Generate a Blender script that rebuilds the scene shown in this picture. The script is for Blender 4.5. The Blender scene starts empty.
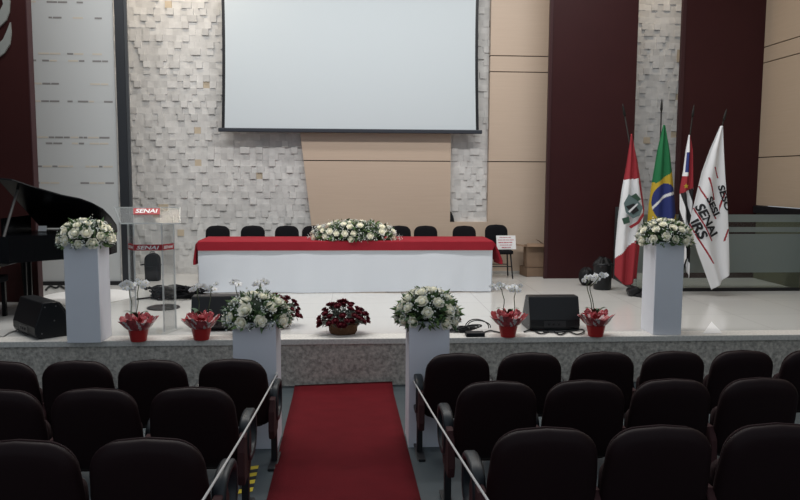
import bpy, bmesh, math, random
from mathutils import Vector, Matrix, Euler
R = math.radians
random.seed(7)
SC = bpy.context.scene
COL = SC.collection

# ------------------------------------------------------------------ camera
EYE = Vector((0, 0, 1.69)); FPX = 750.0
YAW = math.atan(48/750); PITCH = math.atan(74/750); ROLL = R(0.27)
fw = Vector((math.sin(YAW)*math.cos(PITCH), math.cos(YAW)*math.cos(PITCH), -math.sin(PITCH)))
rt = Vector((math.cos(YAW), -math.sin(YAW), 0)); up = rt.cross(fw)
rt2 = rt*math.cos(ROLL) + up*math.sin(ROLL); up2 = up*math.cos(ROLL) - rt*math.sin(ROLL)
cam = bpy.data.objects.new('camera', bpy.data.cameras.new('camera')); COL.objects.link(cam)
M4 = Matrix((rt2, up2, -fw)).transposed().to_4x4(); M4.translation = EYE
cam.matrix_world = M4
cam.data.sensor_width = 36; cam.data.lens = 36*FPX/800; cam.data.clip_start = .05
SC.camera = cam

def ray(px, py):
    return fw*FPX + rt2*(px-400) - up2*(py-250)
def aty(px, py, Y):
    d = ray(px, py); return EYE + d*((Y-EYE.y)/d.y)
def atz(px, py, z):
    d = ray(px, py); return EYE + d*((z-EYE.z)/d.z)

def floor_z(Y):
    return -.5 if Y > 7.365 else -.5 + .09*(7.365-Y)

# ------------------------------------------------------------------ materials
MATS = {}
def mat(name, col, rough=.6, metal=0, var=0, scale=8, bump=0, bscale=60, spec=.5, island=0, sheen=0):
    if name in MATS: return MATS[name]
    m = bpy.data.materials.new(name); m.use_nodes = True
    nt = m.node_tree; b = nt.nodes['Principled BSDF']
    b.inputs['Base Color'].default_value = (*col, 1)
    b.inputs['Roughness'].default_value = rough; b.inputs['Metallic'].default_value = metal
    b.inputs['Specular IOR Level'].default_value = spec
    if sheen: b.inputs['Sheen Weight'].default_value = sheen
    tc = nt.nodes.new('ShaderNodeTexCoord')
    if var:
        n = nt.nodes.new('ShaderNodeTexNoise'); n.inputs['Scale'].default_value = scale; n.inputs['Detail'].default_value = 6
        nt.links.new(tc.outputs['Object'], n.inputs['Vector'])
        mr = nt.nodes.new('ShaderNodeMapRange'); mr.inputs['From Min'].default_value = .3; mr.inputs['From Max'].default_value = .7
        mr.inputs['To Min'].default_value = 1-var; mr.inputs['To Max'].default_value = 1+var
        nt.links.new(n.outputs['Fac'], mr.inputs['Value'])
        mx = nt.nodes.new('ShaderNodeVectorMath'); mx.operation = 'SCALE'
        mx.inputs[0].default_value = col; nt.links.new(mr.outputs['Result'], mx.inputs['Scale'])
        out = mx.outputs[0]
        nt.links.new(out, b.inputs['Base Color'])
    if island:
        g = nt.nodes.new('ShaderNodeNewGeometry')
        mr2 = nt.nodes.new('ShaderNodeMapRange'); mr2.inputs['To Min'].default_value = 1-island; mr2.inputs['To Max'].default_value = 1+island
        nt.links.new(g.outputs['Random Per Island'], mr2.inputs['Value'])
        mx2 = nt.nodes.new('ShaderNodeVectorMath'); mx2.operation = 'SCALE'
        mx2.inputs[0].default_value = col
        if var: nt.links.new(out, mx2.inputs[0])
        nt.links.new(mr2.outputs['Result'], mx2.inputs['Scale'])
        nt.links.new(mx2.outputs[0], b.inputs['Base Color'])
    if bump:
        n2 = nt.nodes.new('ShaderNodeTexNoise'); n2.inputs['Scale'].default_value = bscale; n2.inputs['Detail'].default_value = 4
        nt.links.new(tc.outputs['Object'], n2.inputs['Vector'])
        bp = nt.nodes.new('ShaderNodeBump'); bp.inputs['Strength'].default_value = bump; bp.inputs['Distance'].default_value = .01
        nt.links.new(n2.outputs['Fac'], bp.inputs['Height']); nt.links.new(bp.outputs[0], b.inputs['Normal'])
    MATS[name] = m; return m

def mat_wood(name, c1, c2, axis=2):
    m = mat(name, c1, .45); nt = m.node_tree; b = nt.nodes['Principled BSDF']
    tc = nt.nodes.new('ShaderNodeTexCoord'); mp = nt.nodes.new('ShaderNodeMapping')
    s = [1.2, 1.2, 1.2]; s[axis] = 45; mp.inputs['Scale'].default_value = s
    n = nt.nodes.new('ShaderNodeTexNoise'); n.inputs['Scale'].default_value = 1.5; n.inputs['Detail'].default_value = 8
    cr = nt.nodes.new('ShaderNodeMix'); cr.data_type = 'RGBA'
    cr.inputs['A'].default_value = (*c1, 1); cr.inputs['B'].default_value = (*c2, 1)
    nt.links.new(tc.outputs['Object'], mp.inputs[0]); nt.links.new(mp.outputs[0], n.inputs[0])
    nt.links.new(n.outputs['Fac'], cr.inputs['Factor']); nt.links.new(cr.outputs['Result'], b.inputs['Base Color'])
    return m

def mat_tiles(name, c, joint, size, rough):
    m = mat(name, c, rough); nt = m.node_tree; b = nt.nodes['Principled BSDF']
    tc = nt.nodes.new('ShaderNodeTexCoord'); br = nt.nodes.new('ShaderNodeTexBrick')
    br.offset = 0; br.inputs['Scale'].default_value = 1; br.inputs['Mortar Size'].default_value = .004
    br.inputs['Brick Width'].default_value = size; br.inputs['Row Height'].default_value = size
    br.inputs['Color1'].default_value = (*c, 1); br.inputs['Color2'].default_value = (*[x*.96 for x in c], 1)
    br.inputs['Mortar'].default_value = (*joint, 1)
    mp = nt.nodes.new('ShaderNodeMapping'); mp.inputs['Location'].default_value = (.28, .1, 0)
    nt.links.new(tc.outputs['Object'], mp.inputs[0]); nt.links.new(mp.outputs[0], br.inputs[0])
    nt.links.new(br.outputs['Color'], b.inputs['Base Color'])
    return m

def mat_glass(name, tint, gloss=.08, diff=0.0, dcol=(.5, .5, .5), trans_l=0):
    """clear / partly frosted sheet: transparent + diffuse film + a little mirror"""
    m = bpy.data.materials.new(name); m.use_nodes = True; nt = m.node_tree
    for n in list(nt.nodes): nt.nodes.remove(n)
    o = nt.nodes.new('ShaderNodeOutputMaterial')
    t = nt.nodes.new('ShaderNodeBsdfTransparent'); t.inputs[0].default_value = (*tint, 1)
    g = nt.nodes.new('ShaderNodeBsdfGlossy'); g.inputs['Roughness'].default_value = .05
    d = nt.nodes.new('ShaderNodeBsdfDiffuse'); d.inputs[0].default_value = (*dcol, 1)
    tl = nt.nodes.new('ShaderNodeBsdfTranslucent'); tl.inputs[0].default_value = (*dcol, 1)
    md = nt.nodes.new('ShaderNodeMixShader'); md.inputs[0].default_value = trans_l
    nt.links.new(d.outputs[0], md.inputs[1]); nt.links.new(tl.outputs[0], md.inputs[2])
    m1 = nt.nodes.new('ShaderNodeMixShader'); m1.inputs[0].default_value = diff
    nt.links.new(t.outputs[0], m1.inputs[1]); nt.links.new(md.outputs[0], m1.inputs[2])
    m2 = nt.nodes.new('ShaderNodeMixShader')
    lw = nt.nodes.new('ShaderNodeFresnel'); lw.inputs[0].default_value = 1.45
    ml = nt.nodes.new('ShaderNodeMath'); ml.operation = 'MULTIPLY'; ml.inputs[1].default_value = gloss*12
    ml.use_clamp = True
    nt.links.new(lw.outputs[0], ml.inputs[0]); nt.links.new(ml.outputs[0], m2.inputs[0])
    nt.links.new(m1.outputs[0], m2.inputs[1]); nt.links.new(g.outputs[0], m2.inputs[2])
    nt.links.new(m2.outputs[0], o.inputs[0])
    MATS[name] = m; return m

STONE = mat('ledger_stone', (.61, .605, .59), .85, var=.08, scale=9, bump=.08, bscale=40, island=.11)
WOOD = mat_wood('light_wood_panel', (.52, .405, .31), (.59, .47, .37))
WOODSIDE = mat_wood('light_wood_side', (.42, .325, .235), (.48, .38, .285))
GROOVE = mat('dark_groove', (.03, .025, .022), .8)
SLAB = mat('burgundy_panel', (.034, .008, .009), .5, var=.05, scale=3, spec=.2)
SLABEDGE = mat('burgundy_panel_edge', (.045, .018, .02), .5, spec=.2)
SLABL = mat('maroon_panel', (.030, .0075, .007), .5, var=.05, scale=3, spec=.15)
FLOORST = mat_tiles('stage_tiles', (.66, .655, .63), (.45, .44, .42), 1.0, .16)
GRANITE = mat('rough_granite', (.47, .44, .395), .9, var=.40, scale=30, bump=.8, bscale=45)
NOSING = mat('granite_nosing', (.66, .64, .60), .6, var=.15, scale=40)
FLOORAU = mat('blue_grey_floor', (.048, .064, .072), .5, var=.08, scale=3)
CARPET = mat('red_carpet', (.118, .0082, .0125), .95, var=.10, scale=5, bump=.5, bscale=250, spec=.1)
BLACKM = mat('black_metal', (.012, .012, .014), .4, spec=.4)
BLACKP = mat('black_plastic', (.011, .012, .014), .42, spec=.3)
BLACKC = mat('black_cloth', (.009, .009, .011), .9, spec=.1)
WHITEP = mat('white_paint', (.76, .78, .84), .55, var=.02, scale=3)
WHITEC = mat('white_cloth', (.78, .82, .87), .9, spec=.2)
REDC = mat('red_cloth', (.30, .017, .029), .85, spec=.2, var=.05, scale=5)
SCREEN = mat('screen_fabric', (.60, .66, .695), .9, spec=.1)
CHSHELL = mat('chair_shell', (.0135, .0058, .0068), .55, spec=.14)
CHCUSH = mat('chair_upholstery', (.022, .0095, .0105), .9, spec=.2, bump=.2, bscale=300)
CHPANEL = mat('chair_side_panel', (.05, .02, .021), .8, spec=.2)
ARMB = mat('armrest_plastic', (.016, .020, .024), .42, spec=.35)
ROPEM = mat('white_cord', (.62, .60, .58), .8)
ROSEW = mat('cream_petals', (.96, .94, .83), .7, spec=.2)
ROSEY = mat('cream_core', (.95, .91, .72), .7, spec=.2)
ROSER = mat('dark_red_petals', (.105, .006, .014), .7, spec=.2)
LEAF = mat('dark_leaf', (.07, .13, .05), .5, island=.5)
LEAFL = mat('light_leaf', (.14, .22, .07), .5, island=.35)
FILL = mat('filler_blossom', (.76, .78, .74), .8, island=.25)
ORCH = mat('orchid_petals', (.92, .92, .92), .6)
def thin(m, f):
    nt = m.node_tree; b = nt.nodes['Principled BSDF']; o = [n for n in nt.nodes if n.type == 'OUTPUT_MATERIAL'][0]
    tl = nt.nodes.new('ShaderNodeBsdfTranslucent'); tl.inputs[0].default_value = b.inputs['Base Color'].default_value
    mx = nt.nodes.new('ShaderNodeMixShader'); mx.inputs[0].default_value = f
    nt.links.new(b.outputs[0], mx.inputs[1]); nt.links.new(tl.outputs[0], mx.inputs[2]); nt.links.new(mx.outputs[0], o.inputs[0])
thin(ORCH, .12); thin(ROSEW, .08)
STEM = mat('green_stem', (.07, .09, .04), .6)
POTR = mat('red_pot', (.42, .02, .02), .4, spec=.4)
WRAP = mat('red_wrap', (.36, .05, .06), .25, var=.35, scale=30)
WRAPW = mat('clear_wrap', (.60, .50, .50), .2, var=.3, scale=30)
BASK = mat('wicker', (.13, .06, .025), .8, var=.3, scale=60, bump=.8, bscale=80)
GREYGR = mat('grey_stalks', (.16, .18, .15), .8, island=.35)
CARD = mat('cardboard', (.22, .145, .095), .85, var=.08, scale=6)
PAPER = mat('white_paper', (.80, .80, .80), .8)
PINK = mat('red_print', (.50, .10, .14), .7)
SIGNR = mat('sign_red', (.36, .018, .028), .5)
SIGNW = mat('sign_white', (.85, .85, .85), .6)
PIANO = mat('piano_lacquer', (.0035, .004, .005), .25, spec=.10)
GREYM = mat('grey_metal', (.22, .22, .22), .35, .6)
EMB = mat('grey_emblem', (.22, .23, .215), .6)
YEL = mat('hazard_yellow', (.68, .52, .03), .6)
BLK = mat('hazard_black', (.012, .012, .012), .6)
OLIVE = mat('olive_wall', (.10, .095, .06), .8)
FG = mat('flag_green', (.012, .16, .055), .85); FY = mat('flag_yellow', (.55, .38, .03), .85)
FB = mat('flag_blue', (.022, .035, .17), .85); FW = mat('flag_white', (.80, .80, .81), .85)
FR = mat('flag_red', (.32, .022, .032), .85); FK = mat('flag_black', (.012, .012, .014), .85)
FTEAL = mat('flag_crest_teal', (.13, .19, .19), .85); FDG = mat('flag_crest_green', (.04, .09, .06), .85)
GOLD = mat('gold', (.6, .45, .15), .4, .5)
ACR = mat_glass('clear_acrylic', (.985, .99, .99), .035, .03, (.72, .76, .77))
ACRE = mat_glass('acrylic_edge', (.95, .96, .96), .05, .40, (.80, .84, .85), .4)
FROST = mat_glass('frosted_band', (.8, .86, .84), .04, .72, (.33, .375, .36), .2)
CLEARG = mat_glass('railing_glass', (.88, .93, .91), .06, .05, (.3, .36, .34))
FILM = mat_glass('frosted_film', (.8, .8, .8), .03, .96, (.62, .64, .64), .15)
CELLO = mat_glass('cellophane', (.95, .9, .9), .2, .12, (.8, .7, .7))

# ------------------------------------------------------------------ mesh builder
class MB:
    def __init__(s): s.v = []; s.f = []; s.m = []; s.cur = 0
    def add(s, vs, fs):
        o = len(s.v); s.v += [Vector(v) for v in vs]
        for f in fs: s.f.append([i+o for i in f]); s.m.append(s.cur)
        return s
    def box(s, c, d, rot=None):
        c = Vector(c); h = Vector(d)/2; vs = []
        for x in (-1, 1):
            for y in (-1, 1):
                for z in (-1, 1):
                    p = Vector((x*h.x, y*h.y, z*h.z))
                    if rot is not None: p = rot @ p
                    vs.append(c+p)
        return s.add(vs, [(0,1,3,2),(4,6,7,5),(0,4,5,1),(2,3,7,6),(0,2,6,4),(1,5,7,3)])
    def box2(s, a, b):
        a = Vector(a); b = Vector(b); return s.box((a+b)/2, [abs(x) for x in (b-a)])
    def bar(s, a, b, w, t=None):
        a = Vector(a); b = Vector(b); d = b-a
        q = d.to_track_quat('Z', 'Y').to_matrix()
        return s.box((a+b)/2, (w, t or w, d.length), q)
    def tube(s, pts, r, n=8, cap=True):
        pts = [Vector(p) for p in pts]; rr = r if isinstance(r, (list, tuple)) else [r]*len(pts)
        vs = []; fs = []; prev = None
        for i, p in enumerate(pts):
            t = (pts[min(i+1, len(pts)-1)] - pts[max(i-1, 0)])
            if t.length < 1e-9: t = Vector((0, 0, 1))
            t.normalize()
            if prev is None:
                a = t.orthogonal().normalized()
            else:
                a = (prev - t*prev.dot(t)); a = a.normalized() if a.length > 1e-6 else t.orthogonal().normalized()
            prev = a; b = t.cross(a)
            for k in range(n):
                an = 2*math.pi*k/n; vs.append(p + (a*math.cos(an)+b*math.sin(an))*rr[i])
        for i in range(len(pts)-1):
            for k in range(n):
                fs.append((i*n+k, i*n+(k+1) % n, (i+1)*n+(k+1) % n, (i+1)*n+k))
        if cap:
            fs.append(tuple(range(n))[::-1]); fs.append(tuple((len(pts)-1)*n+k for k in range(n)))
        return s.add(vs, fs)
    def lathe(s, prof, c=(0, 0, 0), n=24, sy=1):
        c = Vector(c); vs = []; fs = []
        for (r, z) in prof:
            for k in range(n):
                a = 2*math.pi*k/n; vs.append(c+Vector((r*math.cos(a), r*math.sin(a)*sy, z)))
        for i in range(len(prof)-1):
            for k in range(n):
                fs.append((i*n+k, i*n+(k+1) % n, (i+1)*n+(k+1) % n, (i+1)*n+k))
        fs.append(tuple(range(n))[::-1]); fs.append(tuple((len(prof)-1)*n+k for k in range(n)))
        return s.add(vs, fs)
    def ball(s, c, r, n=8, m=6):
        if not isinstance(r, (list, tuple)): r = (r, r, r)
        c = Vector(c); vs = [c+Vector((0, 0, -r[2]))]; fs = []
        for j in range(1, m):
            ph = -math.pi/2 + math.pi*j/m
            for k in range(n):
                a = 2*math.pi*k/n
                vs.append(c+Vector((r[0]*math.cos(ph)*math.cos(a), r[1]*math.cos(ph)*math.sin(a), r[2]*math.sin(ph))))
        vs.append(c+Vector((0, 0, r[2]))); L = len(vs)-1
        for k in range(n):
            fs.append((0, 1+(k+1) % n, 1+k)); fs.append((L, L-n+k, L-n+(k+1) % n))
        for j in range(m-2):
            for k in range(n):
                fs.append((1+j*n+k, 1+j*n+(k+1) % n, 1+(j+1)*n+(k+1) % n, 1+(j+1)*n+k))
        return s.add(vs, fs)
    def grid(s, fn, nu, nv, mf=None):
        o = len(s.v)
        for j in range(nv+1):
            for i in range(nu+1):
                s.v.append(Vector(fn(i/nu, j/nv)))
        for j in range(nv):
            for i in range(nu):
                a = o+j*(nu+1)+i
                s.f.append([a, a+1, a+nu+2, a+nu+1]); s.m.append(mf((i+.5)/nu, (j+.5)/nv) if mf else s.cur)
        return s
    def prism(s, poly, fn0, fn1):
        n = len(poly); vs = [Vector(fn0(*p)) for p in poly] + [Vector(fn1(*p)) for p in poly]
        fs = [tuple(range(n))[::-1], tuple(range(n, 2*n))]
        for k in range(n): fs.append((k, (k+1) % n, n+(k+1) % n, n+k))
        return s.add(vs, fs)
    def rings(s, rings):
        n = len(rings[0]); vs = [Vector(p) for r in rings for p in r]; fs = []
        for i in range(len(rings)-1):
            for k in range(n):
                fs.append((i*n+k, i*n+(k+1) % n, (i+1)*n+(k+1) % n, (i+1)*n+k))
        fs.append(tuple(range(n))[::-1]); fs.append(tuple((len(rings)-1)*n+k for k in range(n)))
        return s.add(vs, fs)
    def build(s, name, mats, parent=None, smooth=False, bevel=0, origin=None, solid=0, fix=True, subsurf=0):
        me = bpy.data.meshes.new(name)
        og = Vector(origin) if origin is not None else Vector((0, 0, 0))
        me.from_pydata([tuple(v-og) for v in s.v], [], s.f)
        if not isinstance(mats, (list, tuple)): mats = [mats]
        for m in mats: me.materials.append(m)
        for p, mi in zip(me.polygons, s.m): p.material_index = mi; p.use_smooth = smooth
        if fix:
            bm = bmesh.new(); bm.from_mesh(me); bmesh.ops.recalc_face_normals(bm, faces=bm.faces); bm.to_mesh(me); bm.free()
        me.update()
        o = bpy.data.objects.new(name, me); COL.objects.link(o); o.location = og
        if parent is not None: o.parent = parent
        if solid:
            d = o.modifiers.new('solid', 'SOLIDIFY'); d.thickness = solid; d.offset = 0
        if bevel:
            b = o.modifiers.new('bevel', 'BEVEL'); b.width = bevel; b.segments = 2; b.limit_method = 'ANGLE'; b.angle_limit = R(40)
        if subsurf:
            q = o.modifiers.new('sub', 'SUBSURF'); q.levels = subsurf; q.render_levels = subsurf
        return o

def tag(o, label=None, cat=None, group=None, kind=None):
    if label: o['label'] = label
    if cat: o['category'] = cat
    if group: o['group'] = group
    if kind: o['kind'] = kind
    return o
def thing(name, label, cat, loc=(0, 0, 0), rz=0, group=None):
    o = bpy.data.objects.new(name, None); COL.objects.link(o); o.empty_display_size = .1
    o.location = loc; o.rotation_euler = (0, 0, rz)
    return tag(o, label, cat, group)
def struct(name, mb, m, **k):
    o = mb.build(name, m, **k); o['kind'] = 'structure'; return o
def kids(o): return [c for c in COL.objects if c.parent == o]
def copy_tree(o, parent=None):
    c = o.copy(); COL.objects.link(c)
    if parent is not None: c.parent = parent
    for ch in kids(o): copy_tree(ch, c)
    return c
def inst(src, parent, loc, rot=(0, 0, 0), sc=1):
    c = src.copy(); COL.objects.link(c); c.parent = parent; c.location = loc; c.rotation_euler = rot
    c.scale = (sc, sc, sc); return c

def text_geo(body, size, shear=0, fat=0):
    cu = bpy.data.curves.new('txt', 'FONT'); cu.body = body; cu.size = size; cu.shear = shear; cu.offset = fat
    cu.align_x = 'CENTER'; cu.align_y = 'CENTER'; cu.resolution_u = 3; cu.extrude = 0
    ob = bpy.data.objects.new('txt', cu); COL.objects.link(ob)
    bpy.context.view_layer.update()
    dg = bpy.context.evaluated_depsgraph_get()
    me = bpy.data.meshes.new_from_object(ob.evaluated_get(dg))
    vs = [v.co.copy() for v in me.vertices]; fs = [tuple(p.vertices) for p in me.polygons]
    bpy.data.objects.remove(ob); bpy.data.curves.remove(cu); bpy.data.meshes.remove(me)
    xs = [v.x for v in vs]; ys = [v.y for v in vs]
    cx = (min(xs)+max(xs))/2; cy = (min(ys)+max(ys))/2
    w = max(xs)-min(xs); h = max(ys)-min(ys)
    return [Vector((v.x-cx, v.y-cy, 0)) for v in vs], fs, w, h

# ------------------------------------------------------------------ setting
YE = 7.70        # stage edge
YS = 13.02       # stone wall
YW = 12.90       # wood panel face
# stage
mb = MB(); mb.box2((-7.5, YE+.26, -.1), (7.5, 13.6, 0)); struct('stage_floor', mb, FLOORST)
mb = MB(); mb.box2((-7.5, YE+.02, -.52), (7.5, YE+.255, -.012)); struct('stage_front', mb, GRANITE)
mb = MB(); mb.box2((-7.5, YE, -.06), (7.5, YE+.258, .001)); struct('trim_1', mb, NOSING, bevel=.006)
# auditorium floor (flat apron then slope)
mb = MB()
prof = [(YE+.02, -.5), (7.365, -.5), (-1.0, floor_z(-1.0))]
vs = []; 
for (y, z) in prof: vs += [(-7.5, y, z), (7.5, y, z)]
for (y, z) in prof: vs += [(-7.5, y, z-.2), (7.5, y, z-.2)]
mb.add(vs, [(0,1,3,2),(2,3,5,4),(6,8,9,7),(8,10,11,9),(0,6,7,1),(4,5,11,10),(0,2,8,6),(2,4,10,8),(1,7,9,3),(3,9,11,5)])
struct('floor', mb, FLOORAU)
# side walls along the hall and the wall over the stage
mb = MB(); mb.box2((-7.6, -1, -.6), (-7.5, 13.4, 6.3)); struct('wall_left', mb, SLABL)
mb = MB(); mb.box2((-7.5, 6.8, 6.3), (7.5, 13.6, 6.4)); struct('ceiling', mb, mat('ceiling_paint', (.45, .45, .44), .9))

# rear wall: masonry backing + stone ledger blocks
mb = MB(); mb.box2((-7.5, 13.12, -.1), (7.5, 13.4, 6.3)); struct('wall_back', mb, GROOVE)
def stone(name, x0, x1, z0, z1):
    mb = MB(); h = .1085; nz = int((z1-z0)/h)+1
    for j in range(nz):
        z = z0+j*h; x = x0 - .054*(j % 2) - random.choice([0, 0, .03]); prev = False
        while x < x1:
            w = random.choice([.1085, .1085, .1085, .1085, .1085, .1085, .16])
            a = max(x, x0); b = min(x+w, x1)
            zt = min(z+h, z1)
            if b-a > .012 and zt-z > .012:
                mb.cur = 1 if random.random() < .008 else 0
                out = (not prev) and random.random() < .5
                d = random.choice((.014, .018, .023, .028) if out else (.001, .002, .003, .004, .005)); prev = out
                mb.box2((a+.0002, YS-d, z+.0002), (b-.0002, 13.13, zt-.0002))
            x += w
    return struct(name, mb, [STONE, mat('ochre_stone', (.52, .44, .33), .85, island=.12)])
xs0 = aty(128, 150, 13).x-.3
stone('wall_stone', xs0, 2.35, 0, 6.25)
stone('wall_stone_right', aty(634, 150, 13).x-.1, aty(690, 150, 13).x+.1, 0, 6.25)

# central wood panel with slanted left side, low wood band and tall right wood wall
def wood_piece(mb, poly, y0, y1):
    mb.prism(poly, lambda x, z: (x, y0, z), lambda x, z: (x, y1, z))
pL0 = aty(300.5, 136, YW); pL1 = aty(311.5, 225, YW)
k = (pL1.x-pL0.x)/(pL1.z-pL0.z)
def lx(z): return pL0.x + k*(z-pL0.z)
zg = aty(400, 161, YW).z; zb = aty(470, 222, YW).z
xR = aty(450.5, 180, YW).x; xW0 = aty(489.5, 120, YW).x; xW1 = aty(560, 150, YW).x
mb = MB(); g = .008
wood_piece(mb, [(lx(zg-g), zg-g), (lx(zb), zb), (xR, zb), (xR, zg-g)], YW, YS+.02)
wood_piece(mb, [(lx(3.1), 3.1), (lx(zg+g), zg+g), (xR, zg+g), (xR, 3.1)], YW, YS+.02)
wood_piece(mb, [(lx(zb), zb), (lx(0), .02), (xW1, .02), (xW1, zb)], YW, YS+.02)
zz = [zb, zg-g, zg+g] + []
za = aty(520, 72, YW).z; zc = aty(520, 56, YW).z
for (a, b) in ((zb+.001, zg-g), (zg+g, za-g), (za+g, zc-g), (zc+g, 6.25)):
    mb.box2((xW0, YW, a), (xW1, YS+.02, b))
struct('wall_wood', mb, WOOD)
mb = MB(); mb.box2((lx(zg), YW+.03, zg-g), (xR-.002, YS+.01, zg+g))
for z in (zg, za, zc): mb.box2((xW0+.002, YW+.03, z-g), (xW1, YS+.01, z+g))
struct('trim_2', mb, GROOVE)
mb = MB(); mb.box2((aty(318, 270, YW).x, YW-.015, 0), (xW1, YW-.0005, .045)); struct('baseboard_back', mb, mat('pale_baseboard', (.62, .61, .58), .5))

# tall burgundy panels standing in front of the rear wall
def slab(name, xa, xb, y0, y1, m):
    mb = MB(); mb.box2((xa, y0, 0), (xb, y1, 6.25)); return struct(name, mb, m)
YSL = 12.22
xa = aty(550.0, 150, YSL).x; xb = aty(633.8, 150, YSL).x
slab('wall_panel_middle', xa, xb, YSL, YSL+.06, SLAB)
mb = MB(); mb.box2((xa-.05, YSL-.012, 0), (xa-.001, YSL+.06, 6.25)); struct('trim_3', mb, SLABEDGE)
xc = aty(682.8, 100, YSL).x; xd = aty(761.5, 100, YSL).x
slab('wall_panel_right', xc, xd+.02, YSL, YSL+.06, SLAB)
mb = MB(); mb.box2((xc-.06, YSL-.012, 0), (xc-.001, YSL+.06, 6.25)); struct('trim_4', mb, SLABEDGE)
# right side wall, wood above, dark band and olive plinth below
zws = aty(759, 205.5, YSL).z
def sidez(px, py):
    d = ray(px, py); t = (xd-EYE.x)/d.x; return (EYE+d*t)
mb = MB()
zl = [zws] + [sidez(785, y).z for y in (155.6, 57.2, 40.6)] + [6.25]
zz = [zws, sidez(780, 156.5).z, sidez(782, 58).z, sidez(782, 41.8).z, 6.25]
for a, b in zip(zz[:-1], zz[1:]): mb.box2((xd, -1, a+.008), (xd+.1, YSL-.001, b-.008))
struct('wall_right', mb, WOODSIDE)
mb = MB()
for z in zz[1:-1]: mb.box2((xd+.03, -1, z-.008), (xd+.1, YSL-.001, z+.008))
struct('trim_5', mb, GROOVE)
mb = MB(); mb.box2((xd-.05, 7.9, zws-.12), (xd+.1, YSL-.001, zws-.005)); struct('trim_6', mb, BLACKM)
mb = MB(); mb.box2((xd+.01, -1, -.6), (xd+.1, YSL-.001, zws-.12)); struct('wall_right_plinth', mb, OLIVE)
# left maroon panel with side return
YB0, YB1 = 10.15, 10.30
xl = aty(29.5, 100, YB0).x
mb = MB(); mb.box2((-7.5, YB0, 0), (xl-.001, YB1-.001, 6.25)); struct('wall_panel_left', mb, SLABL)
mb = MB(); mb.box2((xl, YB0+.002, 0), (xl+.012, YB1, 6.25)); struct('trim_7', mb, SLABEDGE)

# emblem on the left panel
mb = MB()
def blade(p, y):
    pts = [aty(a, b, y) for a, b in p]
    mb.add([q for q in pts] + [q+Vector((0, .03, 0)) for q in pts],
           [tuple(range(len(pts))), tuple(range(len(pts), 2*len(pts)))[::-1]] + [(i, (i+1) % len(pts), len(pts)+(i+1) % len(pts), len(pts)+i) for i in range(len(pts))])
blade([(-14, -16), (2, -22), (8, -10), (9.5, 2), (9, 12), (6, 20), (-2, 28), (-14, 36), (-14, 20), (-2, 14), (3, 4), (1, -6), (-14, -4)], YB0-.03)
blade([(10, 22), (11, 33), (9.5, 44), (4, 53), (-4, 59), (-14, 64), (-14, 50), (-4, 46), (3, 39), (7, 30)], YB0-.03)
e = mb.build('wall_emblem', EMB, origin=aty(2, 30, YB0)); tag(e, 'pale grey emblem of two curved blades on the dark maroon panel', 'emblem')

# tall frosted glass partition with dark post
YG = 11.70
t = thing('glass_partition', 'tall frosted glass partition with rows of clear dashes behind the grand piano', 'partition', aty(75, 284, YG)*1)
loc = t.location.copy(); loc.z = 0; t.location = loc
xg0 = -7.45 - loc.x; xg1 = aty(117, 150, YG).x - loc.x
# film strips between clear gap rows
rows = [2.5, 18, 54, 61, 84, 101.5, 137.5, 143.5, 166.5, 183]
mb = MB(); mb.box2((xg0, 0, .06), (xg1, .012, 6.2)); mb.build('frosted_pane', FILM, t)
mbd = MB(); mbl = MB()
for i, y in enumerate(rows):
    z = aty(80, y, YG).z; x = -.95
    while x < xg1-.12:
        w = random.uniform(.05, .16); 
        if x+w > xg1-.02: break
        r = random.random()
        if r < .72: (mbd if random.random() < .6 else mbl).box2((x, -.0025, z-.013), (x+w, -.0005, z+.013))
        x += w+.012
mbd.build('clear_dash', mat('clear_gap_dark', (.25, .24, .235), .3), t); mbl.build('clear_dash', mat('clear_gap_light', (.60, .55, .47), .3), t)
mb = MB(); mb.box2((xg0, -.03, 0), (xg1, .05, .06)); mb.build('bottom_rail', BLACKM, t)
DK = mat('dark_blue_grey_frame', (.018, .021, .026), .5)
xp0 = aty(117.5, 100, YG).x-loc.x; xp1 = aty(126.5, 100, YG).x-loc.x
mb = MB(); mb.box2((xp0, -.03, 0), (xp1, .12, 6.2)); mb.build('post', DK, t)
mb = MB(); mb.box2((xp1+.002, -.02, 0), (xp1+.04, .03, 6.2)); mb.build('post_edge', mat('frame_edge', (.05, .055, .06), .5), t)

# projector screen
YP = 12.76
a = aty(222, 129.5, YP); b = aty(478.5, 132, YP); zt = 6.0
zb2 = (a.z+b.z)/2
t = thing('projection_screen', 'large white projection screen with thin black border hanging above the table', 'screen', ((a.x+b.x)/2, YP, zb2))
hw = (b.x-a.x)/2; H = zt-zb2
sag = lambda v: .035*math.sin(math.pi*min(1, v*1.0))
mb = MB(); mb.grid(lambda u, v: ((u*2-1)*(hw-.045-sag(v)), 0, .03+v*(H-.1)), 8, 30); mb.build('screen_fabric', SCREEN, t, solid=.003)
mb = MB()
for sg in (-1, 1):
    mb = MB(); mb.grid(lambda u, v: (sg*(hw-.045-sag(v)+u*.05), .001, .03+v*(H-.1)), 1, 30)
    mb.build('black_border', BLACKM, t, solid=.004)
mb = MB(); mb.box2((-hw-.06, -.03, -.035), (hw+.06, .03, .03)); mb.build('bottom_bar', mat('screen_bar', (.022, .027, .038), .5), t, bevel=.01)
mb = MB(); mb.box2((-hw-.15, -.12, H-.08), (hw+.15, .08, 6.3-zb2)); mb.build('housing', WHITEP, t, bevel=.02)

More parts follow.
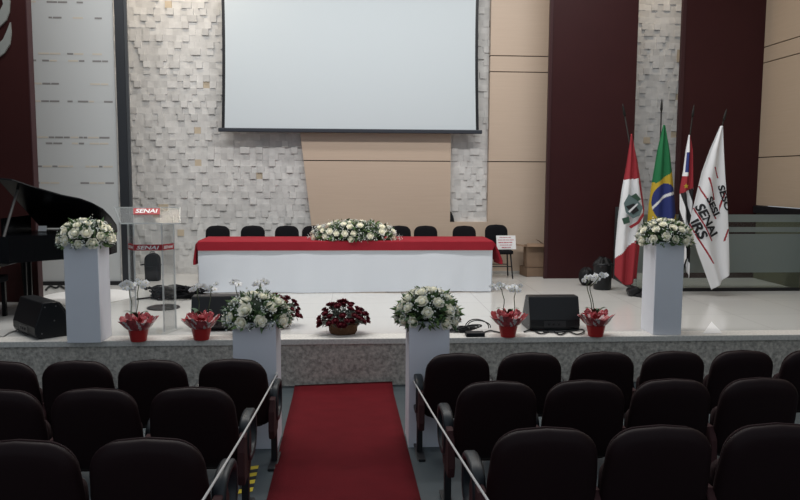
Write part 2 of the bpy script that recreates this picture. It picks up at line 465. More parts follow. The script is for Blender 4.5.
# ------------------------------------------------------------------ red carpet
mb = MB(); cl, cr = -.485, .40
def carp(u, v):
    Y = 7.68-.0 - v*(7.68-1.2)
    z = floor_z(Y)+.008
    if Y > 7.30: z = -.5+.008 + ((Y-7.30)/.38)**1.6*(.004+.030*u)
    a = -.60+.028*(7.68-Y); b = .415-.004*(7.68-Y); x = a+(b-a)*u
    if Y > 7.25: x += .0
    return (x, Y, z)
mb.grid(carp, 10, 90)
c = mb.build('carpet_runner', CARPET, origin=(0, 6, floor_z(6)), smooth=True, solid=.012); tag(c, 'long red carpet runner down the middle of the aisle up to the stage', 'carpet')

# hazard tape on the floor by the left seats
def hazard(pa, pb, w, label):
    def fl(px, py):
        d = ray(px, py)
        # intersect sloped plane z = -.5+.09*(7.365-Y)
        tt = (-.5+.09*7.365-EYE.z)/(d.z+.09*d.y); return EYE+d*tt
    A = fl(*pa); B = fl(*pb); d = (B-A); L = d.length; d.normalize(); s = Vector((d.y, -d.x, 0)).normalized()*w/2
    n = max(2, int(L/.07)); mb = MB(); nrm = Vector((0, .0897, .996))*.003
    for i in range(n):
        mb.cur = i % 2
        p = A+d*L*i/n; q = A+d*L*(i+1)/n; k = d*.035
        mb.add([p-s+nrm, p+s+k+nrm, q+s+k+nrm, q-s+nrm], [(0, 1, 2, 3)])
    o = mb.build('hazard_tape', [YEL, BLK], origin=A, solid=.001); tag(o, label, 'tape', 'hazard tape on the floor')
hazard((252.5, 466), (245.5, 492), .085, 'yellow and black striped tape running along the aisle floor beside the left seats')
hazard((252, 466.5), (240, 466), .045, 'short yellow striped tape turning under the left row seats')

# ------------------------------------------------------------------ auditorium chairs
def rrect(hw_t, hw_b, z0, z1, rtop, rbot, n=7):
    pts = []
    def arc(cx, cz, r, a0, a1):
        for i in range(n+1):
            a = a0+(a1-a0)*i/n; pts.append((cx+r*math.cos(a), cz+r*math.sin(a)))
    arc(hw_t-rtop, z1-rtop, rtop, 0, math.pi/2); 
    pts.append((0, z1+.008))
    arc(-hw_t+rtop, z1-rtop, rtop, math.pi/2, math.pi)
    pts.append((-(hw_t+hw_b)/2-.004, (z0+z1)/2))
    arc(-hw_b+rbot, z0+rbot, rbot, math.pi, 1.5*math.pi)
    arc(hw_b-rbot, z0+rbot, rbot, 1.5*math.pi, 2*math.pi)
    pts.append(((hw_t+hw_b)/2+.004, (z0+z1)/2))
    return pts
def pillow(outline, layers, tilt, y0=0):
    """layers (inset, y); tilt = dy per dz above z0"""
    zs = [p[1] for p in outline]; zc = (min(zs)+max(zs))/2; hz = (max(zs)-min(zs))/2; hx = max(p[0] for p in outline)
    rings = []
    for ins, y in layers:
        sx = (hx-ins)/hx; sz = (hz-ins)/hz
        rings.append([(p[0]*sx, y0 + y - tilt*((zc+(p[1]-zc)*sz)-min(zs)), zc+(p[1]-zc)*sz) for p in outline])
    return rings
def make_aud_chair(side):
    """side +1: the arm standard on its right (+X), -1: on its left"""
    t = thing('auditorium_chair', 'x', 'chair', group='fixed auditorium chairs')
    ol = rrect(.226, .236, .30, .775, .13, .06)
    mb = MB(); mb.rings(pillow(ol, [(.09, -.052), (.05, -.047), (.018, -.036), (.004, -.018), (.001, 0), (.004, .008)], .24)); mb.build('back_shell', CHSHELL, t, smooth=True)
    ol2 = rrect(.216, .224, .32, .774, .125, .06)
    mb = MB(); mb.rings(pillow(ol2, [(.004, .009), (0, .014), (.002, .026), (.02, .038), (.06, .045)], .24)); mb.build('back_cushion', CHCUSH, t, smooth=True)
    mb = MB(); ols = rrect(.20, .20, .27, .57, .06, .06)
    mb.rings(pillow(ols, [(.03, .03), (.005, .035), (0, .05), (.004, .085), (.02, .10)], .02)); mb.build('seat', CHCUSH, t, smooth=True)
    mb = MB(); mb.tube([(-.21, .05, .33), (.21, .05, .33)], .018); mb.build('hinge_bar', BLACKM, t)
    x = .246*side
    st = MB(); st.rings([[(x+dx, .06+y*s_*.75, .36+z*s_) for (y, z) in [(-.17, -.14), (.12, -.14), (.19, -.07), (.19, .06), (.12, .12), (-.13, .12), (-.19, .05), (-.2, -.08)]] for dx, s_ in ((-.02, .96), (-.014, 1), (.014, 1), (.02, .96))])
    sp = st.build('side_panel', CHPANEL, t)
    ar = MB(); oy, oz, a_, b_ = .21, .41, .175, .135
    n = 28
    def loop(rscale, dx):
        out = []
        for i in range(n):
            an = 2*math.pi*i/n; cy = math.copysign(abs(math.cos(an))**.7, math.cos(an)); sz = math.copysign(abs(math.sin(an))**.7, math.sin(an))
            out.append((x+dx, oy+(a_-rscale)*cy, oz+(b_-rscale)*sz))
        return out
    seq = [loop(.036, -.022), loop(.036, .022), loop(.028, .03), loop(.008, .03), loop(0, .02), loop(0, -.02), loop(.008, -.03), loop(.028, -.03), loop(.036, -.022)]
    nn = n
    vs = [p for r in seq for p in r]; fs = []
    for i in range(len(seq)-1):
        for k_ in range(nn): fs.append((i*nn+k_, i*nn+(k_+1) % nn, (i+1)*nn+(k_+1) % nn, (i+1)*nn+k_))
    ar.add(vs, fs); ar.build('armrest', ARMB, t, smooth=True)
    lg = MB(); lg.box2((x-.02, .06, .02), (x+.02, .11, .34)); lg.build('leg', BLACKM, t, bevel=.004)
    ft = MB(); ft.box2((x-.03, -.10, 0), (x+.03, .24, .02)); ft.box2((x-.022, -.12, .0), (x+.022, -.08, .035)); ft.build('foot', BLACKM, t, bevel=.004)
    return t
protoL = make_aud_chair(+1); protoR = make_aud_chair(-1)
used = {}
def put_chair(side, px, ytop, Yb, label, sc=1):
    """px = centre of the back in the picture, Yb = depth of the back's top"""
    p = protoL if side > 0 else protoR
    o = p if side not in used else copy_tree(p); used[side] = 1
    X = aty(px, ytop, Yb).x; Y = Yb+.12
    o.location = (X, Y, floor_z(Y)-.006); o['label'] = label
    o.rotation_euler = (math.atan(-.09)*0, 0, 0); return o
B = 'dark burgundy auditorium chair, '
# right block, three rows
RX0 = .77
for r, (Yb, n, pos) in enumerate([(5.03, 6, 0), (3.98, 4, 0), (2.94, 3, 0)]):
    rowname = ['front row', 'second row', 'nearest row'][r]
    where = ['beside the right aisle pedestal', 'second from the carpet', 'third from the carpet', 'fourth from the carpet', 'fifth from the carpet', 'at the picture edge']
    pxs = [[458.5, 531, 604.5, 675.5, 745, 816], [498, 587, 674, 763], [547, 663, 780]][r]
    for i in range(n):
        w = where[i] if not (r > 0 and i == 0) else 'first beside the aisle rope'
        if r == 1 and i == 3: w = 'cut by the right picture edge'
        if r == 2 and i == 2: w = 'at the lower right corner'
        put_chair(-1, pxs[i], [352, 382, 427][r], Yb, B + rowname + ' right of carpet, ' + w)
for r, (Yb, pxs) in enumerate([(4.88, [232, 151, 75, -2]), (3.92, [191, 92, -6]), (2.88, [145, 15])]):
    rowname = ['front row', 'second row', 'nearest row'][r]
    for i, px in enumerate(pxs):
        w = ['first beside the aisle rope', 'second from the carpet', 'third from the carpet', 'fourth, cut by the left picture edge'][i]
        if r == 0 and i == 0: w = 'beside the left aisle pedestal'
        if r == 1 and i == 2: w = 'cut by the left picture edge'
        if r == 2 and i == 1: w = 'at the lower left corner'
        put_chair(+1, px, [357, 383, 437][r], Yb, B + rowname + ' left of carpet, ' + w)

def rope(pa, Ya, pb, Yb, label):
    A = aty(*pa, Ya); Bp = aty(*pb, Yb); mb = MB()
    n = 24; pts = [A.lerp(Bp, i/n) + Vector((0, 0, -.015*math.sin(math.pi*i/n))) for i in range(n+1)]
    mb.tube(pts, .0055, 6)
    mb.ball(A, (.014, .014, .02))
    o = mb.build('rope', ROPEM, origin=A, smooth=True); tag(o, label, 'rope', 'cords strung along the aisle seats')
rope((411.5, 377), 5.55, (496, 513), 2.55, 'white cord strung along armrests on right side of the red carpet')
rope((276.5, 375), 5.42, (195, 513), 2.55, 'white cord strung along armrests on left side of the red carpet')

# ------------------------------------------------------------------ pedestals
def pedestal(px, py, z, label, wx=.33):
    p = atz(px, py, z) if z == 0 else None
    if p is None:
        d = ray(px, py); tt = (-.5+.09*7.365-EYE.z)/(d.z+.09*d.y); p = EYE+d*tt
    zz = 0 if z == 0 else floor_z(p.y+.17)
    t = thing('pedestal', label, 'pedestal', (p.x, p.y+.175, zz), 0, 'white square flower pedestals')
    H_ = 1.0 if z == 0 else .955
    mb = MB(); mb.box2((-wx/2, -.175, .0), (wx/2, .175, H_)); mb.build('column', WHITEP, t, bevel=.005)
    mb = MB(); mb.box2((-wx/2-.002, -.177, H_-.012), (wx/2+.002, .177, H_+.003)); mb.build('top_board', WHITEP, t, bevel=.002)
    return Vector((p.x, p.y+.175, zz+H_+.004))
PT1 = pedestal(84, 343, 0, 'white square pedestal on the left end of the stage in front of the piano', .335)
PT2 = pedestal(667, 335, 0, 'white square pedestal on the right of the stage in front of the flags', .31)
PT3 = pedestal(256, 449, 1, 'white square pedestal on the hall floor left of the carpet', .315)
PT4 = pedestal(428.5, 447, 1, 'white square pedestal on the hall floor right of the carpet', .30)

# ------------------------------------------------------------------ flowers
def petal_patch(mb, ang, r0, r1, z0, z1, spread, curl):
    def fn(u, v):
        a = ang+(u-.5)*spread*(1-.25*v)
        edge = 1-.35*abs(2*u-1)**2*v
        r = r0+(r1-r0)*v**.8*edge + curl*v*v
        return (r*math.cos(a), r*math.sin(a), z0+(z1-z0)*v*edge - curl*.6*v**3)
    mb.grid(fn, 4, 3)
def rose_mesh(name, m, mcore):
    mb = MB(); mb.cur = 1
    mb.ball((0, 0, .02), (.5, .5, .46), 10, 6)
    mb.cur = 1
    for k in range(3): petal_patch(mb, k*2.1, .2, .42, -.2, .48, 2.6, 0)
    mb.cur = 0
    for k in range(5): petal_patch(mb, .4+k*1.257, .3, .68, -.3, .46, 1.9, .03)
    for k in range(6): petal_patch(mb, k*1.047, .3, .88, -.4, .26, 1.6, .09)
    o = mb.build(name, [m, mcore], smooth=True, fix=False); return o
PROTO = []
def proto(o): PROTO.append(o); return o
rose_w = proto(rose_mesh('rose', ROSEW, ROSEY)); rose_r = proto(rose_mesh('rose', ROSER, ROSER))

def leaf(mb, p, d, L, w):
    d = Vector(d).normalized(); s = d.cross(Vector((random.gauss(0, 1), random.gauss(0, 1), random.gauss(0, 1)))).normalized(); n = s.cross(d)
    p = Vector(p)
    mb.add([p, p+d*L*.45+s*w, p+d*L+n*w*.3, p+d*L*.45-s*w, p+d*L*.5-n*w*.5], [(0, 1, 4), (1, 2, 4), (2, 3, 4), (3, 0, 4)])
def blossom(mb, p, r):
    mb.ball(p, r, 5, 4)

def dome_dir(zmin=-.1):
    while True:
        v = Vector((random.gauss(0, 1), random.gauss(0, 1), random.gauss(0, 1))).normalized()
        if v.z > zmin: return v
def arrangement(name, label, base, rad, nrose, nleaf, nfill, rr, zc=.05, floor=-.02, group=None, overhang=0):
    t = thing(name, label, 'flowers', base, 0, group)
    rx, ry, rz = rad
    c = Vector((0, 0, zc))
    fo = MB(); fl = MB(); lf = MB()
    P = lambda v, s=1: Vector((c.x+v.x*rx*s, c.y+v.y*ry*s, max(floor+.01*random.random(), c.z+v.z*rz*s)))
    # green core
    core = MB(); core.ball((0, 0, max(zc, rz*.3)), (rx*.72, ry*.72, rz*.62), 14, 8); core.build('flower_foam', mat('foam_green', (.018, .03, .014), .9), t, smooth=True)
    for i in range(nleaf):
        v = dome_dir(-.45); q = P(v, random.uniform(.62, .92)); dd = Vector((v.x, v.y, v.z*.6))+Vector((random.gauss(0, .45), random.gauss(0, .45), random.gauss(0, .35)))
        leaf(fo if random.random() < .72 else lf, q, dd, random.uniform(.05, .095), random.uniform(.011, .022))
    for i in range(nfill):
        v = dome_dir(-.2); q = P(v, random.uniform(.86, 1.06))
        for k in range(4):
            blossom(fl, q+Vector((random.gauss(0, .014), random.gauss(0, .014), random.gauss(0, .014))), random.uniform(.004, .008))
    f = fo.build('foliage', LEAF, t); f['kind'] = 'stuff'
    f = lf.build('foliage', LEAFL, t); f['kind'] = 'stuff'
    f = fl.build('filler_blossom', FILL, t, smooth=True); f['kind'] = 'stuff'
    pts = []; tries = 0
    while len(pts) < nrose and tries < 4000:
        tries += 1
        v = dome_dir(-.12); q = P(v, .95)
        if all((q-w).length > rr*1.62 for w, _ in pts): pts.append((q, v))
    for q, v in pts:
        dn = Vector((v.x/rx, v.y/ry, v.z/rz)).normalized()
        eu = dn.to_track_quat('Z', 'Y').to_euler()
        inst(rose_w, t, q, eu, rr*random.uniform(.8, 1.12))
    return t
G = 'white rose arrangements on pedestals'
arrangement('flower_arrangement', 'round cream rose arrangement on the left stage pedestal in front of the piano', PT1, (.275, .25, .215), 36, 420, 130, .060, .02, group=G)
arrangement('flower_arrangement', 'round cream rose arrangement on the right stage pedestal in front of the flags', PT2, (.295, .26, .215), 36, 420, 130, .058, .02, group=G)
arrangement('flower_arrangement', 'round cream rose arrangement on the floor pedestal left of the carpet', PT3, (.245, .24, .195), 26, 420, 170, .058, .0, group=G)
arrangement('flower_arrangement', 'round cream rose arrangement on the floor pedestal right of the carpet', PT4, (.235, .23, .215), 29, 420, 140, .058, .01, group=G)

def rose_basket(px, py, label):
    p = atz(px, py, .001); t = thing('rose_basket', label, 'flowers', (p.x, p.y+.1, .001), 0, 'baskets of dark red roses on the stage edge')
    mb = MB(); mb.lathe([(.13, 0), (.15, .03), (.158, .10), (.165, .105), (.165, .115), (.13, .115), (.12, .06)], n=28, sy=.72); mb.build('basket', BASK, t, smooth=True)
    mb = MB(); heads = []
    tries = 0
    while len(heads) < 60 and tries < 3000:
        tries += 1
        v = dome_dir(.02); s = random.uniform(.86, 1.0); q = Vector((v.x*.285*s, v.y*.2*s, .085+v.z*.28*s))
        if all((q-w[0]).length > .040 for w in heads): heads.append((q, v))
    for q, v in heads:
        b = Vector((q.x*.35, q.y*.35, .09)); mb.tube([b, b.lerp(q, .6)+Vector((0, 0, .01)), q], .004, 5)
        for k in range(5):
            u = random.uniform(.25, .85); leaf(mb, b.lerp(q, u), Vector((random.gauss(0, 1), random.gauss(0, 1), random.gauss(.3, .6))), random.uniform(.05, .08), random.uniform(.008, .015))
    f = mb.build('stems', GREYGR, t); f['kind'] = 'stuff'
    for q, v in heads:
        d = Vector((v.x, v.y, v.z+.5)); eu = d.to_track_quat('Z', 'Y').to_euler()
        inst(rose_r, t, q, eu, random.uniform(.036, .045))
    return t
rose_basket(343, 335.5, 'wicker basket of dark red roses in the middle of the stage edge')
rose_basket(276, 328, 'dark red rose basket half hidden behind the left floor arrangement')
rose_basket(437, 330, 'dark red rose basket mostly hidden behind the right floor arrangement')

# orchid flower
mb = MB()
def opetal(ang, L, w, tiltz):
    def fn(u, v):
        ww = w*math.sin(math.pi*min(1, .12+.88*v)**.8)*(u*2-1); r = L*v
        return (r*math.cos(ang)-ww*math.sin(ang), r*math.sin(ang)+ww*math.cos(ang), tiltz*v*v - .15*abs(u*2-1)*w)
    mb.grid(fn, 4, 4)
for a_, L, w in ((R(90), .9, .36), (R(215), .9, .34), (R(325), .9, .34), (R(5), 1.0, .62), (R(175), 1.0, .62)): opetal(a_, L, w, .15)
mb.cur = 1; mb.ball((0, -.08, .12), (.16, .22, .16), 6, 5)
orch = proto(mb.build('orchid_flower', [ORCH, mat('orchid_lip', (.70, .66, .45), .6)], smooth=True, fix=False))

def orchid_pot(px, py, label, stems, potw=.108, potheight=.165, lf=True):
    p = atz(px, py, .001); t = thing('orchid_pot', label, 'plant', (p.x, p.y+.08, .001), 0, 'potted white orchids in red wrap')
    base = Vector(t.location)
    mb = MB(); r0, r1, h = potw*.70, potw, potheight
    mb.lathe([(r0, 0), (r0+.002, .004), (r1*.985, h-.02), (r1, h-.018), (r1+.003, h), (r1-.008, h), (r1-.012, h-.03)], n=28); mb.build('pot', POTR, t, smooth=False)
    mb = MB(); rs = random.Random(px)
    ph = [rs.uniform(0, 6.28) for _ in range(6)]
    def wr(u, v):
        a = u*2*math.pi
        rip = .5*math.sin(7*a+ph[0]+3*v)+.35*math.sin(13*a+ph[1]-2*v)+.3*math.sin(19*a+ph[2])
        r = r1*.97+(.085*v**.8)+rip*.018*v
        z = h-.04+.135*v**1.2*(1-.25*v)+rip*.016*v + .02*math.sin(3*a+ph[3])*v
        return (r*math.cos(a), r*math.sin(a), z)
    mb.grid(wr, 72, 8, lambda u, v: 0 if (math.sin(u*44+ph[4])+math.sin(u*97+v*5)*.7) > -.7 else 1); mb.build('wrap', [WRAP, WRAPW], t, solid=.002)
    mb = MB()
    def wr2(u, v):
        a = u*2*math.pi
        rip = .5*math.sin(9*a+ph[5])+.5*math.sin(15*a+ph[2]+2*v)
        r = .02+(r1*.95)*(v**.7)+rip*.014; z = h+.02+.085*math.sin(v*math.pi*.75)+rip*.022
        return (r*math.cos(a), r*math.sin(a), z)
    mb.grid(wr2, 60, 8); mb.build('inner_wrap', WRAP, t)
    if lf:
        mb = MB()
        for k, (an, L) in enumerate(((rs.uniform(2.6, 3.6), .15), (rs.uniform(-.5, .5), .12), (rs.uniform(4.2, 5), .12))):
            d = Vector((math.cos(an), math.sin(an), .2)); s = Vector((-math.sin(an), math.cos(an), 0))
            mb.grid(lambda u, v: Vector((0, 0, h+.07))+d*L*v+s*(u*2-1)*.028*math.sin(math.pi*(.1+.88*v))+Vector((0, 0, .06*math.sin(v*2.4))), 3, 6)
        mb.build('leaf', mat('orchid_leaf', (.03, .075, .03), .4), t, smooth=True)
    for (pts, nfl, fr, dirx) in stems:
        # pts: pixel polyline at this pot's depth
        w = [aty(a, b, base.y)-base for a, b in pts]
        w[0].z = h
        n = 14; path = []
        for i in range(n+1):
            f_ = i/n*(len(w)-1); k_ = min(int(f_), len(w)-2); path.append(w[k_].lerp(w[k_+1], f_-k_)+Vector((0, .02*math.sin(i), 0)))
        sb = MB(); sb.tube(path, .0045, 6); st = sb.build('stem', STEM, t, smooth=True)
        top = path[-1]
        for k in range(nfl):
            off = Vector((dirx*fr*1.05*(k-(nfl-1)/2) + rs.gauss(0, .005), rs.uniform(-.05, .03), rs.uniform(-.035, .03)))
            q = top+off
            eu = Euler((R(80+rs.uniform(-25, 25)), rs.uniform(-.3, .3), rs.uniform(-.7, .7)))
            inst(orch, t, q, eu, fr*rs.uniform(.85, 1.1))
    return t
orchid_pot(136.5, 342.5, 'red wrapped pot of white orchids in front of the clear lectern', [([(132, 322), (131.5, 305), (129, 285)], 6, .042, .6), ([(137, 322), (137.5, 305), (138.5, 284)], 6, .042, .6)])
orchid_pot(200, 341, 'red wrapped pot of white orchids at the left end of the table', [([(199, 322), (199, 305), (197, 288)], 5, .040, .7), ([(207, 320), (210, 300), (212, 286.5)], 5, .036, .7)])
orchid_pot(245, 337, 'potted white orchids hidden behind the left floor arrangement', [([(243, 320), (237.5, 298), (235.5, 283)], 4, .045, .5), ([(253, 320), (258, 296), (260.5, 283)], 5, .04, .8)])
orchid_pot(509.5, 338, 'red wrapped pot of two orchid stems left of the right monitor', [([(503, 318), (504, 300), (502, 290), (498.5, 286)], 6, .040, .6), ([(514, 318), (514.5, 300), (515, 287.5)], 6, .040, .6)])
orchid_pot(598, 337.5, 'red wrapped pot of white orchids right of the right monitor', [([(595, 318), (590, 300), (587, 284), (590, 280)], 5, .038, .7), ([(597, 318), (592, 300), (590, 286), (600, 277)], 6, .038, .7)])

# ------------------------------------------------------------------ table
YT = 10.80; TD = .78; TH = .755
tl = atz(198, 295, 0); xL = aty(198.5, 270, YT).x; xRt = aty(492, 270, YT).x
cx = (xL+xRt)/2; HW = (xRt-xL)/2
t = thing('banquet_table', 'long banquet table hidden under red and white cloths on the stage', 'table', (cx, YT+TD/2, 0))
mb = MB(); mb.box2((-HW+.03, -TD/2+.03, TH-.045), (HW-.03, TD/2-.03, TH-.012)); mb.build('tabletop', mat('table_wood', (.3, .2, .12), .5), t)
for sx in (-1, 1):
    for sy in (-1, 1):
        mb = MB(); mb.box2((sx*(HW-.12)-.02, sy*(TD/2-.1)-.02, 0), (sx*(HW-.12)+.02, sy*(TD/2-.1)+.02, TH-.045)); mb.build('leg', BLACKM, t)
# white cloth: top + front + right return
mb = MB()
def wfront(u, v):
    x = (u*2-1)*HW; z = TH-.010 - v*(TH-.022)
    wv = .010*math.sin(u*17+1)+.008*math.sin(u*41)+.006*math.sin(u*73+2*v)
    pull = .012*math.sin(math.pi*v)*math.exp(-((abs(u-.5)-.5)/.08)**2)
    return (x*(1-.004*v), -TD/2-.006 - wv*v*.9 - .012*v + pull, z + (.006*math.sin(u*9+1) if v > .95 else 0))
mb.grid(wfront, 120, 14)
mb.grid(lambda u, v: ((u*2-1)*HW, -TD/2-.006+v*(TD+.006), TH-.010), 10, 4)
for sx in (-1, 1):
    mb.grid(lambda u, v: (sx*(HW+.001*v), -TD/2-.006+u*TD*.97, TH-.010-v*(TH-.022)*(1 if sx > 0 else 1)), 8, 8)
w_ = mb.build('white_tablecloth', WHITEC, smooth=False, solid=.003); w_.location = t.location
for p in w_.data.polygons: p.use_smooth = False
tag(w_, 'white cloth hanging to the floor across the front of the long table', 'tablecloth')
mb = MB(); OH = .135
def red(u, v):
    # u across the width incl. side drops, v from back edge to front hem
    SD = .36; full = 2*HW+2*SD
    s = u*full - (HW+SD)
    L = TD+.01+OH; d = v*L
    x = max(-HW-.004, min(HW+.004, s)); drop = max(0, abs(s)-HW)
    y = TD/2 - d; dropf = 0
    if d > TD+.01: dropf = d-(TD+.01); y = -TD/2-.022 - .012*dropf/OH - .003*math.sin(u*31)*dropf/OH
    z = TH - drop*.95 - dropf
    sg = 1 if s > 0 else -1
    if drop > 0:
        x = sg*(HW+.006+(.34 if sg > 0 else .12)*min(drop, .3)*(1+.25*math.sin(d*9)))
        if dropf > 0: y = -TD/2-.012+dropf*.1; z = TH-drop*.95-dropf*(1-min(1, drop/.05))*1.0 ; x += sg*.02
    return (x, y, z-.004*math.sin(u*40)*0)
us = 96
mb.grid(red, us, 30)
r_ = mb.build('red_tablecloth', REDC, smooth=False, solid=.004); r_.location = t.location
tag(r_, 'red cloth laid over the top of the long table with short front drop', 'tablecloth')
# table centre flowers
pa = aty(354, 236, YT+.12)
arrangement('table_arrangement', 'long low arrangement of cream roses on the red tablecloth', (pa.x, YT+.17, TH+.006), (.66, .21, .24), 44, 700, 320, .052, .045, floor=.0)

# ------------------------------------------------------------------ stage chairs
def make_stage_chair():
    t = thing('stage_chair', 'x', 'chair', group='black padded chairs behind the long table')
    ol = rrect(.195, .19, .50, .865, .11, .08)
    mb = MB(); mb.rings(pillow(ol, [(.05, -.045), (.012, -.035), (0, -.015), (.004, .008), (.03, .016)], -.16, .21)); mb.build('backrest', BLACKC, t, smooth=True)
    ols = [(x, z) for x, z in rrect(.225, .215, -.21, .21, .07, .07)]
    mb = MB(); mb.rings([[(p[0]*s_, p[1]*s_-.03, z) for p in ols] for s_, z in ((.9, .405), (.98, .41), (1, .43), (.985, .455), (.9, .468))]); mb.build('seat', BLACKC, t, smooth=True)
    mb = MB(); mb.bar((0, .16, .42), (0, .24, .56), .05, .012); mb.build('back_support', BLACKM, t)
    for sx in (-1, 1):
        mb = MB(); mb.tube([(sx*.17, -.16, .41), (sx*.205, -.205, 0)], .0125, 8); mb.build('leg', BLACKM, t, smooth=True)
        mb = MB(); mb.tube([(sx*.17, .12, .41), (sx*.205, .19, 0)], .0125, 8); mb.build('leg', BLACKM, t, smooth=True)
    mb = MB(); mb.tube([(-.19, -.185, .2), (.19, -.185, .2)], .008); mb.tube([(-.19, .155, .2), (.19, .155, .2)], .008); mb.build('stretcher', BLACKM, t)
    return t
pc = make_stage_chair(); first = True
plist = [(218, 227, 'behind the left end of the red table'), (253, 227, 'second from the left end of the red table'), (287, 227, 'third from the left, behind the red table'),
         (314, 227, 'half hidden by the left end of the table flowers'), (399, 227, 'just right of the table flowers'), (425.5, 226.5, 'second right of the table flowers'),
         (464, 226.5, 'nearest the right end of the red table, behind it'), (496, 224, 'standing right of the table end and holding a printed card')]
for i, (px, py, lab) in enumerate(plist):
    o = pc if i == 0 else copy_tree(pc)
    Yc = 12.12 if i < 7 else 12.42
    X = aty(px, py+4, Yc+.26).x
    o.location = (X, Yc, 0.0015); o['label'] = 'black padded chair ' + lab
CH = o
# card on the chair
t = thing('printed_card', 'white card with rows of red print leaning on the black chair', 'card', (CH.location.x+.115, CH.location.y-.09, .474), R(4))
rot = Matrix.Rotation(R(-14), 3, 'X')
mb = MB(); mb.box((0, .03, .118), (.33, .006, .235), rot); mb.build('card', PAPER, t)
rs = random.Random(3)
for j, w in enumerate((.2, .26, .24, .2, .14)):
    x = -w/2; mb = MB()
    while x < w/2:
        l = rs.uniform(.012, .03)
        mb.box(rot @ Vector((x, -.005, .085-.043*j)) + Vector((0, .03, .118)), (l, .002, .016 if j in (2, 4) else .010), rot); x += l+.006
    mb.build('print', PINK, t)

# cardboard boxes
def carton(px, py, w, d, h, z, Y, label, flaps, rz):
    p = aty(px, py, Y); t = thing('cardboard_box', label, 'box', (p.x, Y, z), rz, 'cardboard boxes by the wood wall')
    mb = MB(); th = .006
    mb.box2((-w/2, -d/2, 0), (w/2, d/2, th)); mb.box2((-w/2, -d/2, 0), (-w/2+th, d/2, h)); mb.box2((w/2-th, -d/2, 0), (w/2, d/2, h))
    mb.box2((-w/2, -d/2, 0), (w/2, -d/2+th, h)); mb.box2((-w/2, d/2-th, 0), (w/2, d/2, h))
    if not flaps: mb.box2((-w/2, -d/2, h-th), (w/2, d/2, h))
    mb.build('carton', CARD, t)
    if flaps:
        for nm, c, dd, ax, an in (('flap', (-w/2-.075, 0, h+.0), (.16, d, th), 'Y', 8), ('flap', (0, -d/2-.03, h+.02), (w, .1, th), 'X', 30), ('flap', (w/2-.07, 0, h+.05), (.15, d, th), 'Y', 35)):
            f = MB(); f.box(c, dd, Matrix.Rotation(R(an), 3, ax)); f.build(nm, CARD, t)
    else:
        f = MB(); f.box2((-w/2, -.025, h), (w/2, .025, h+.001)); f.build('tape', mat('packing_tape', (.30, .22, .14), .3), t)
carton(534, 277, .40, .36, .155, 0.001, 12.62, 'low closed cardboard box on the floor by the wood wall', False, R(6))
carton(534.5, 270, .34, .32, .36, .159, 12.62, 'taller open cardboard box with raised flaps stacked on the low one', True, R(-4))

# ------------------------------------------------------------------ lectern
p = atz(150, 333, 0); YL = p.y+.12
t = thing('lectern', 'clear acrylic lectern with red lettered signs on the left of the stage', 'lectern', (aty(150, 300, YL).x, YL, 0))
lx0 = t.location.x
def LP(px, py, dy=0):
    q = aty(px, py, YL+dy); return Vector((q.x-lx0, dy, q.z))
mb = MB()
for px, py0, dy in ((128, 224, .0), (133.5, 224, -.16), (161.5, 224, -.16), (173.5, 224, .0)):
    a = LP(px, 224, dy); x = a.x; mb.box2((x-.008, dy-.008, .02), (x+.008, dy+.008, a.z))
mb.build('post', ACRE, t)
mb = MB(); A = LP(133.5, 224, -.16); Bq = LP(161.5, 224, -.16); Cq = LP(128, 224, 0); D = LP(173.5, 224, 0)
def vpanel(a, b, th=.008):
    mb.add([(a.x, a.y, .03), (b.x, b.y, .03), (b.x, b.y, a.z-.01), (a.x, a.y, a.z-.01)], [(0, 1, 2, 3)])
vpanel(A, Bq); vpanel(Cq, A); vpanel(Bq, D); mb.build('front_panel', ACR, t, solid=.008)
mb = MB(); mb.prism([(Cq.x-.05, .12), (A.x-.03, -.2), (Bq.x+.03, -.2), (D.x+.05, .12)], lambda x, y: (x, y, .0015), lambda x, y: (x, y, .02)); mb.build('base', ACR, t)
T0 = LP(114.5, 207.5, .22); T1 = LP(180, 207.5, .22); F0 = LP(120.5, 223.5, -.2); F1 = LP(180, 223.5, -.2)
mb = MB(); mb.add([T0, T1, F1, F0], [(0, 1, 2, 3)]); mb.build('reading_shelf', ACR, t, solid=.012)
mb = MB(); mb.bar(F0, F1, .022, .014); mb.bar(T0, T1, .014, .014); mb.bar(T0, F0, .01, .01); mb.bar(T1, F1, .01, .01); mb.build('shelf_edge', ACRE, t)
# signs
def sign(a, b, c, d, body, wfrac, tall, parent, shear=.25):
    """a,b bottom left/right, c,d top right/left"""
    n = (b-a).cross(d-a).normalized()
    if n.y > 0: n = -n
    mb = MB(); mb.add([a, b, c, d], [(0, 1, 2, 3)]); s = mb.build('sign', SIGNR, parent, solid=.004)
    vs, fs, w, h = text_geo(body, .1, shear, .0022)
    ux = (b-a); uy = (d-a); W = ux.length; Hh = uy.length
    o = (a+b+c+d)/4 + n*.006
    sx = W*wfrac/w; sy = Hh*tall/h
    mb = MB(); mb.add([o+ux.normalized()*v.x*sx+uy.normalized()*v.y*sy for v in vs], fs)
    l = mb.build('lettering', SIGNW, s, fix=False); return s
